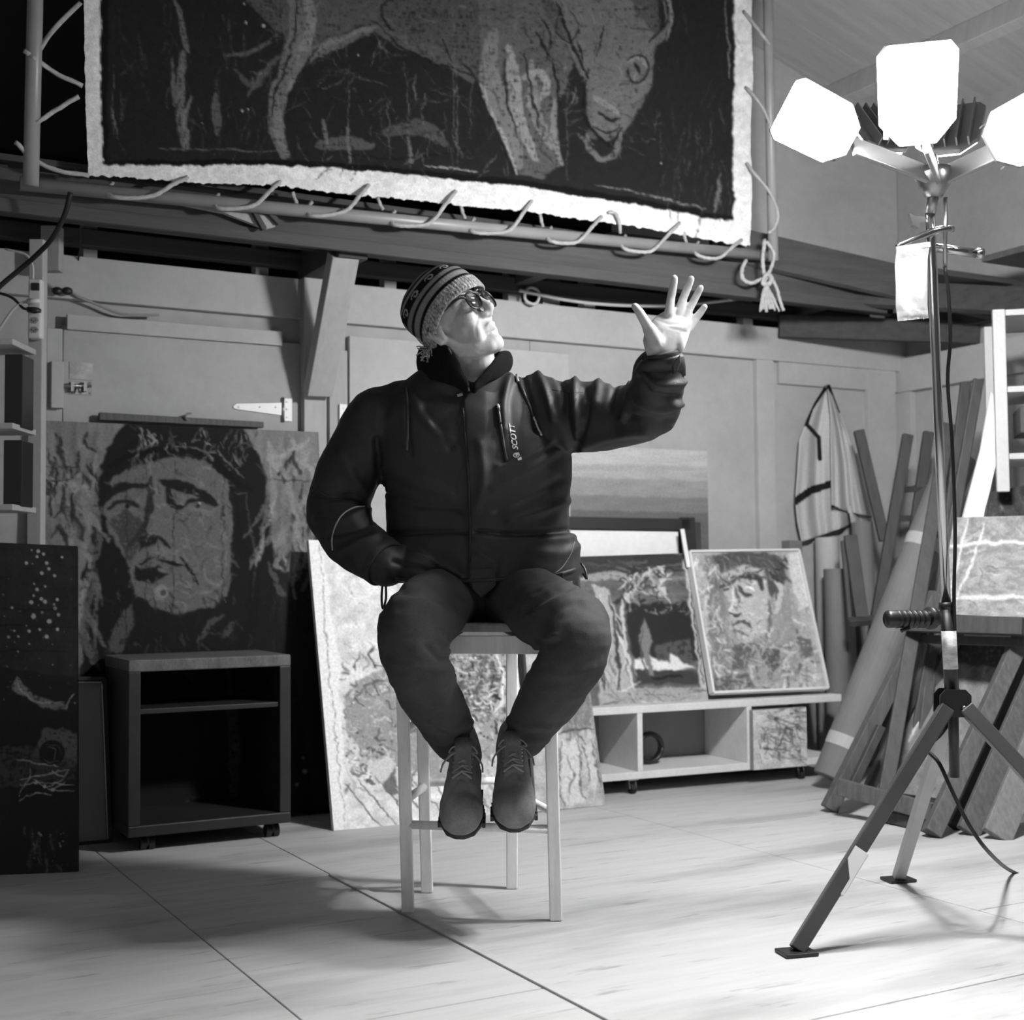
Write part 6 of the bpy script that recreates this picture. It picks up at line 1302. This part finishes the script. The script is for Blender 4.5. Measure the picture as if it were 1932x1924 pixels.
# printed lettering down the chest
def letters(txt, p0, p1, hpx, shear):
    fc = bpy.data.curves.new('t', 'FONT'); fc.body = txt; fc.size = 1; fc.shear = shear; fc.offset = .02; fo = bpy.data.objects.new('t', fc); COL.objects.link(fo); bpy.context.view_layer.update()
    me = bpy.data.meshes.new_from_object(fo.evaluated_get(bpy.context.evaluated_depsgraph_get())); bpy.data.objects.remove(fo)
    c = np.empty(len(me.vertices) * 3); me.vertices.foreach_get('co', c); c = c.reshape(-1, 3); c[:, 0] -= c[:, 0].min(); L = c[:, 0].max(); hh = c[:, 1].max()
    p0, p1 = A(p0), A(p1); d = p1 - p0; nn = A(d[1], -d[0]) / np.hypot(*d)
    out = []
    for x, y, _ in c:
        q = p0 + d * x / L + nn * hpx * y / hh; h = hit(bvj, q[0], q[1], .0022); out.append(h if h is not None else Dp(q[0], q[1], 3.36))
    setco(me, np.array(out)); o = mobj('chest_lettering', me, M_WHITEPL, JO); m = o.modifiers.new('s', 'SOLIDIFY'); m.thickness = .001; return o
letters('SCOTT', (977, 848), (969, 797), 10.5, .35)
lg = MB()
for k in range(18):
    a0_ = 2 * math.pi * k / 18; a1_ = 2 * math.pi * (k + 1) / 18
    P_ = [hit(bvj, 974 + r * math.cos(a), 859 + r * .8 * math.sin(a), .0022) for a, r in ((a0_, 6.5), (a1_, 6.5), (a1_, 4.2), (a0_, 4.2))]
    if all(q is not None for q in P_): lg.add(P_, [(0, 1, 2, 3)])
P_ = [hit(bvj, x, y, .0022) for x, y in ((971, 858), (977, 853), (980, 855), (974, 861))]; lg.add(P_, [(0, 1, 2, 3)]); P_ = [hit(bvj, x, y, .0022) for x, y in ((976, 866), (983, 862), (984, 866), (978, 869))]; lg.add(P_, [(0, 1, 2, 3)])
lo = lg.build('chest_logo', M_WHITEPL, JO); m = lo.modifiers.new('s', 'SOLIDIFY'); m.thickness = .001
# stand-up collar: outer shell and fleece lining, open at the throat
def strip(path_b, path_t, m, name, th):
    b_, t_ = cr(path_b, 6), cr(path_t, 6); n = len(b_); V = []; F = []
    for j in range(7):
        v = j / 6
        for i in range(n):
            q = b_[i] * (1 - v) + t_[i] * v; bul = .008 * math.sin(math.pi * v); c = Dp(873, 690, 3.49); o = nz(A(q[0] - c[0], q[1] - c[1], 0)); V.append(q + o * bul + o * .003 * mn.noise(Vector((i * .6, j * .7, 2))))
    for j in range(6):
        for i in range(n - 1): F.append((j*n+i, j*n+i+1, (j+1)*n+i+1, (j+1)*n+i))
    me = bpy.data.meshes.new(name); me.from_pydata([tuple(q) for q in V], [], F); me.update(); o = mobj(name, me, m, JO, True)
    s_ = o.modifiers.new('s', 'SOLIDIFY'); s_.thickness = th; s_.offset = 0; b2 = o.modifiers.new('b', 'SUBSURF'); b2.levels = b2.render_levels = 1
cb = [Dp(886,742,3.375), Dp(852,728,3.37), Dp(815,716,3.41), Dp(795,704,3.50), Dp(815,690,3.60), Dp(870,685,3.63), Dp(930,688,3.59), Dp(958,697,3.50), Dp(940,712,3.42), Dp(914,722,3.385), Dp(890,742,3.372)]
ct = [Dp(884,726,3.362), Dp(846,652,3.36), Dp(814,650,3.41), Dp(796,656,3.50), Dp(815,660,3.60), Dp(870,664,3.62), Dp(930,664,3.58), Dp(957,664,3.49), Dp(944,663,3.42), Dp(922,690,3.375), Dp(892,728,3.36)]
strip(cb, ct, M_FLEECE, 'collar', .014)
MB().tube(cr([Dp(846,655,3.352), Dp(862,690,3.352), Dp(878,720,3.355), Dp(886,738,3.362)], 6), .003, 7).build('collar_zip', mat('collar_zip', .34, .4, spec=.6), JO, True)
# cuffs
MB().loft([(Dp(1244, 712, 3.15), (.062, 0, .004), (0, .058, 0)), (Dp(1245, 694, 3.12), (.060, 0, .006), (0, .056, .006)), (Dp(1247, 680, 3.105), (.054, 0, .008), (0, .050, .008)), (Dp(1248, 672, 3.10), (.047, 0, .008), (0, .044, .008)), (Dp(1248, 680, 3.10), (.036, 0, .004), (0, .034, .004))], 30).build('cuff', M_JACK, JO, True)
MB().loft([(Dp(1250, 690, 3.105), (.044, 0, .004), (0, .042, .004)), (Dp(1250, 668, 3.09), (.042, 0, .008), (0, .038, .008)), (Dp(1250, 664, 3.085), (.038, 0, .008), (0, .033, .008)), (Dp(1250, 676, 3.09), (.033, 0, .004), (0, .028, .004))], 26).build('inner_cuff', M_CUFF, JO, True)
MB().prism([Dp(x, y, 3.045) for x, y in [(1268,690),(1276,676),(1284,668),(1285,684),(1279,700),(1270,706)]], (0, .012, 0)).build('cuff_tab', M_CUFF, JO, bevel=.003)
ca = nz(Dp(735, 1066, 3.40) - Dp(668, 1014, 3.47)); cs_ = nz(np.cross(ca, (0, 1, .2))); cv = np.cross(ca, cs_); cc_ = Dp(722, 1060, 3.415)
MB().loft([(cc_ + ca * x, cs_ * r, cv * r) for x, r in ((-.03, .058), (-.02, .064), (.012, .063), (.016, .058), (.0, .050))], 30).build('cuff', M_CUFF, JO, True)

# ================================================================== turn the whole room square to the axes
TURN = Matrix.Rotation(-WA, 4, 'Z')
done = set()
for o in list(SC.objects):
    if o.type == 'MESH' and o.data.name not in done:
        done.add(o.data.name); o.data.transform(TURN); o.data.update()
    if o.type == 'CAMERA': o.matrix_world = TURN @ o.matrix_world
    elif o.parent is None: o.location = TURN @ o.location
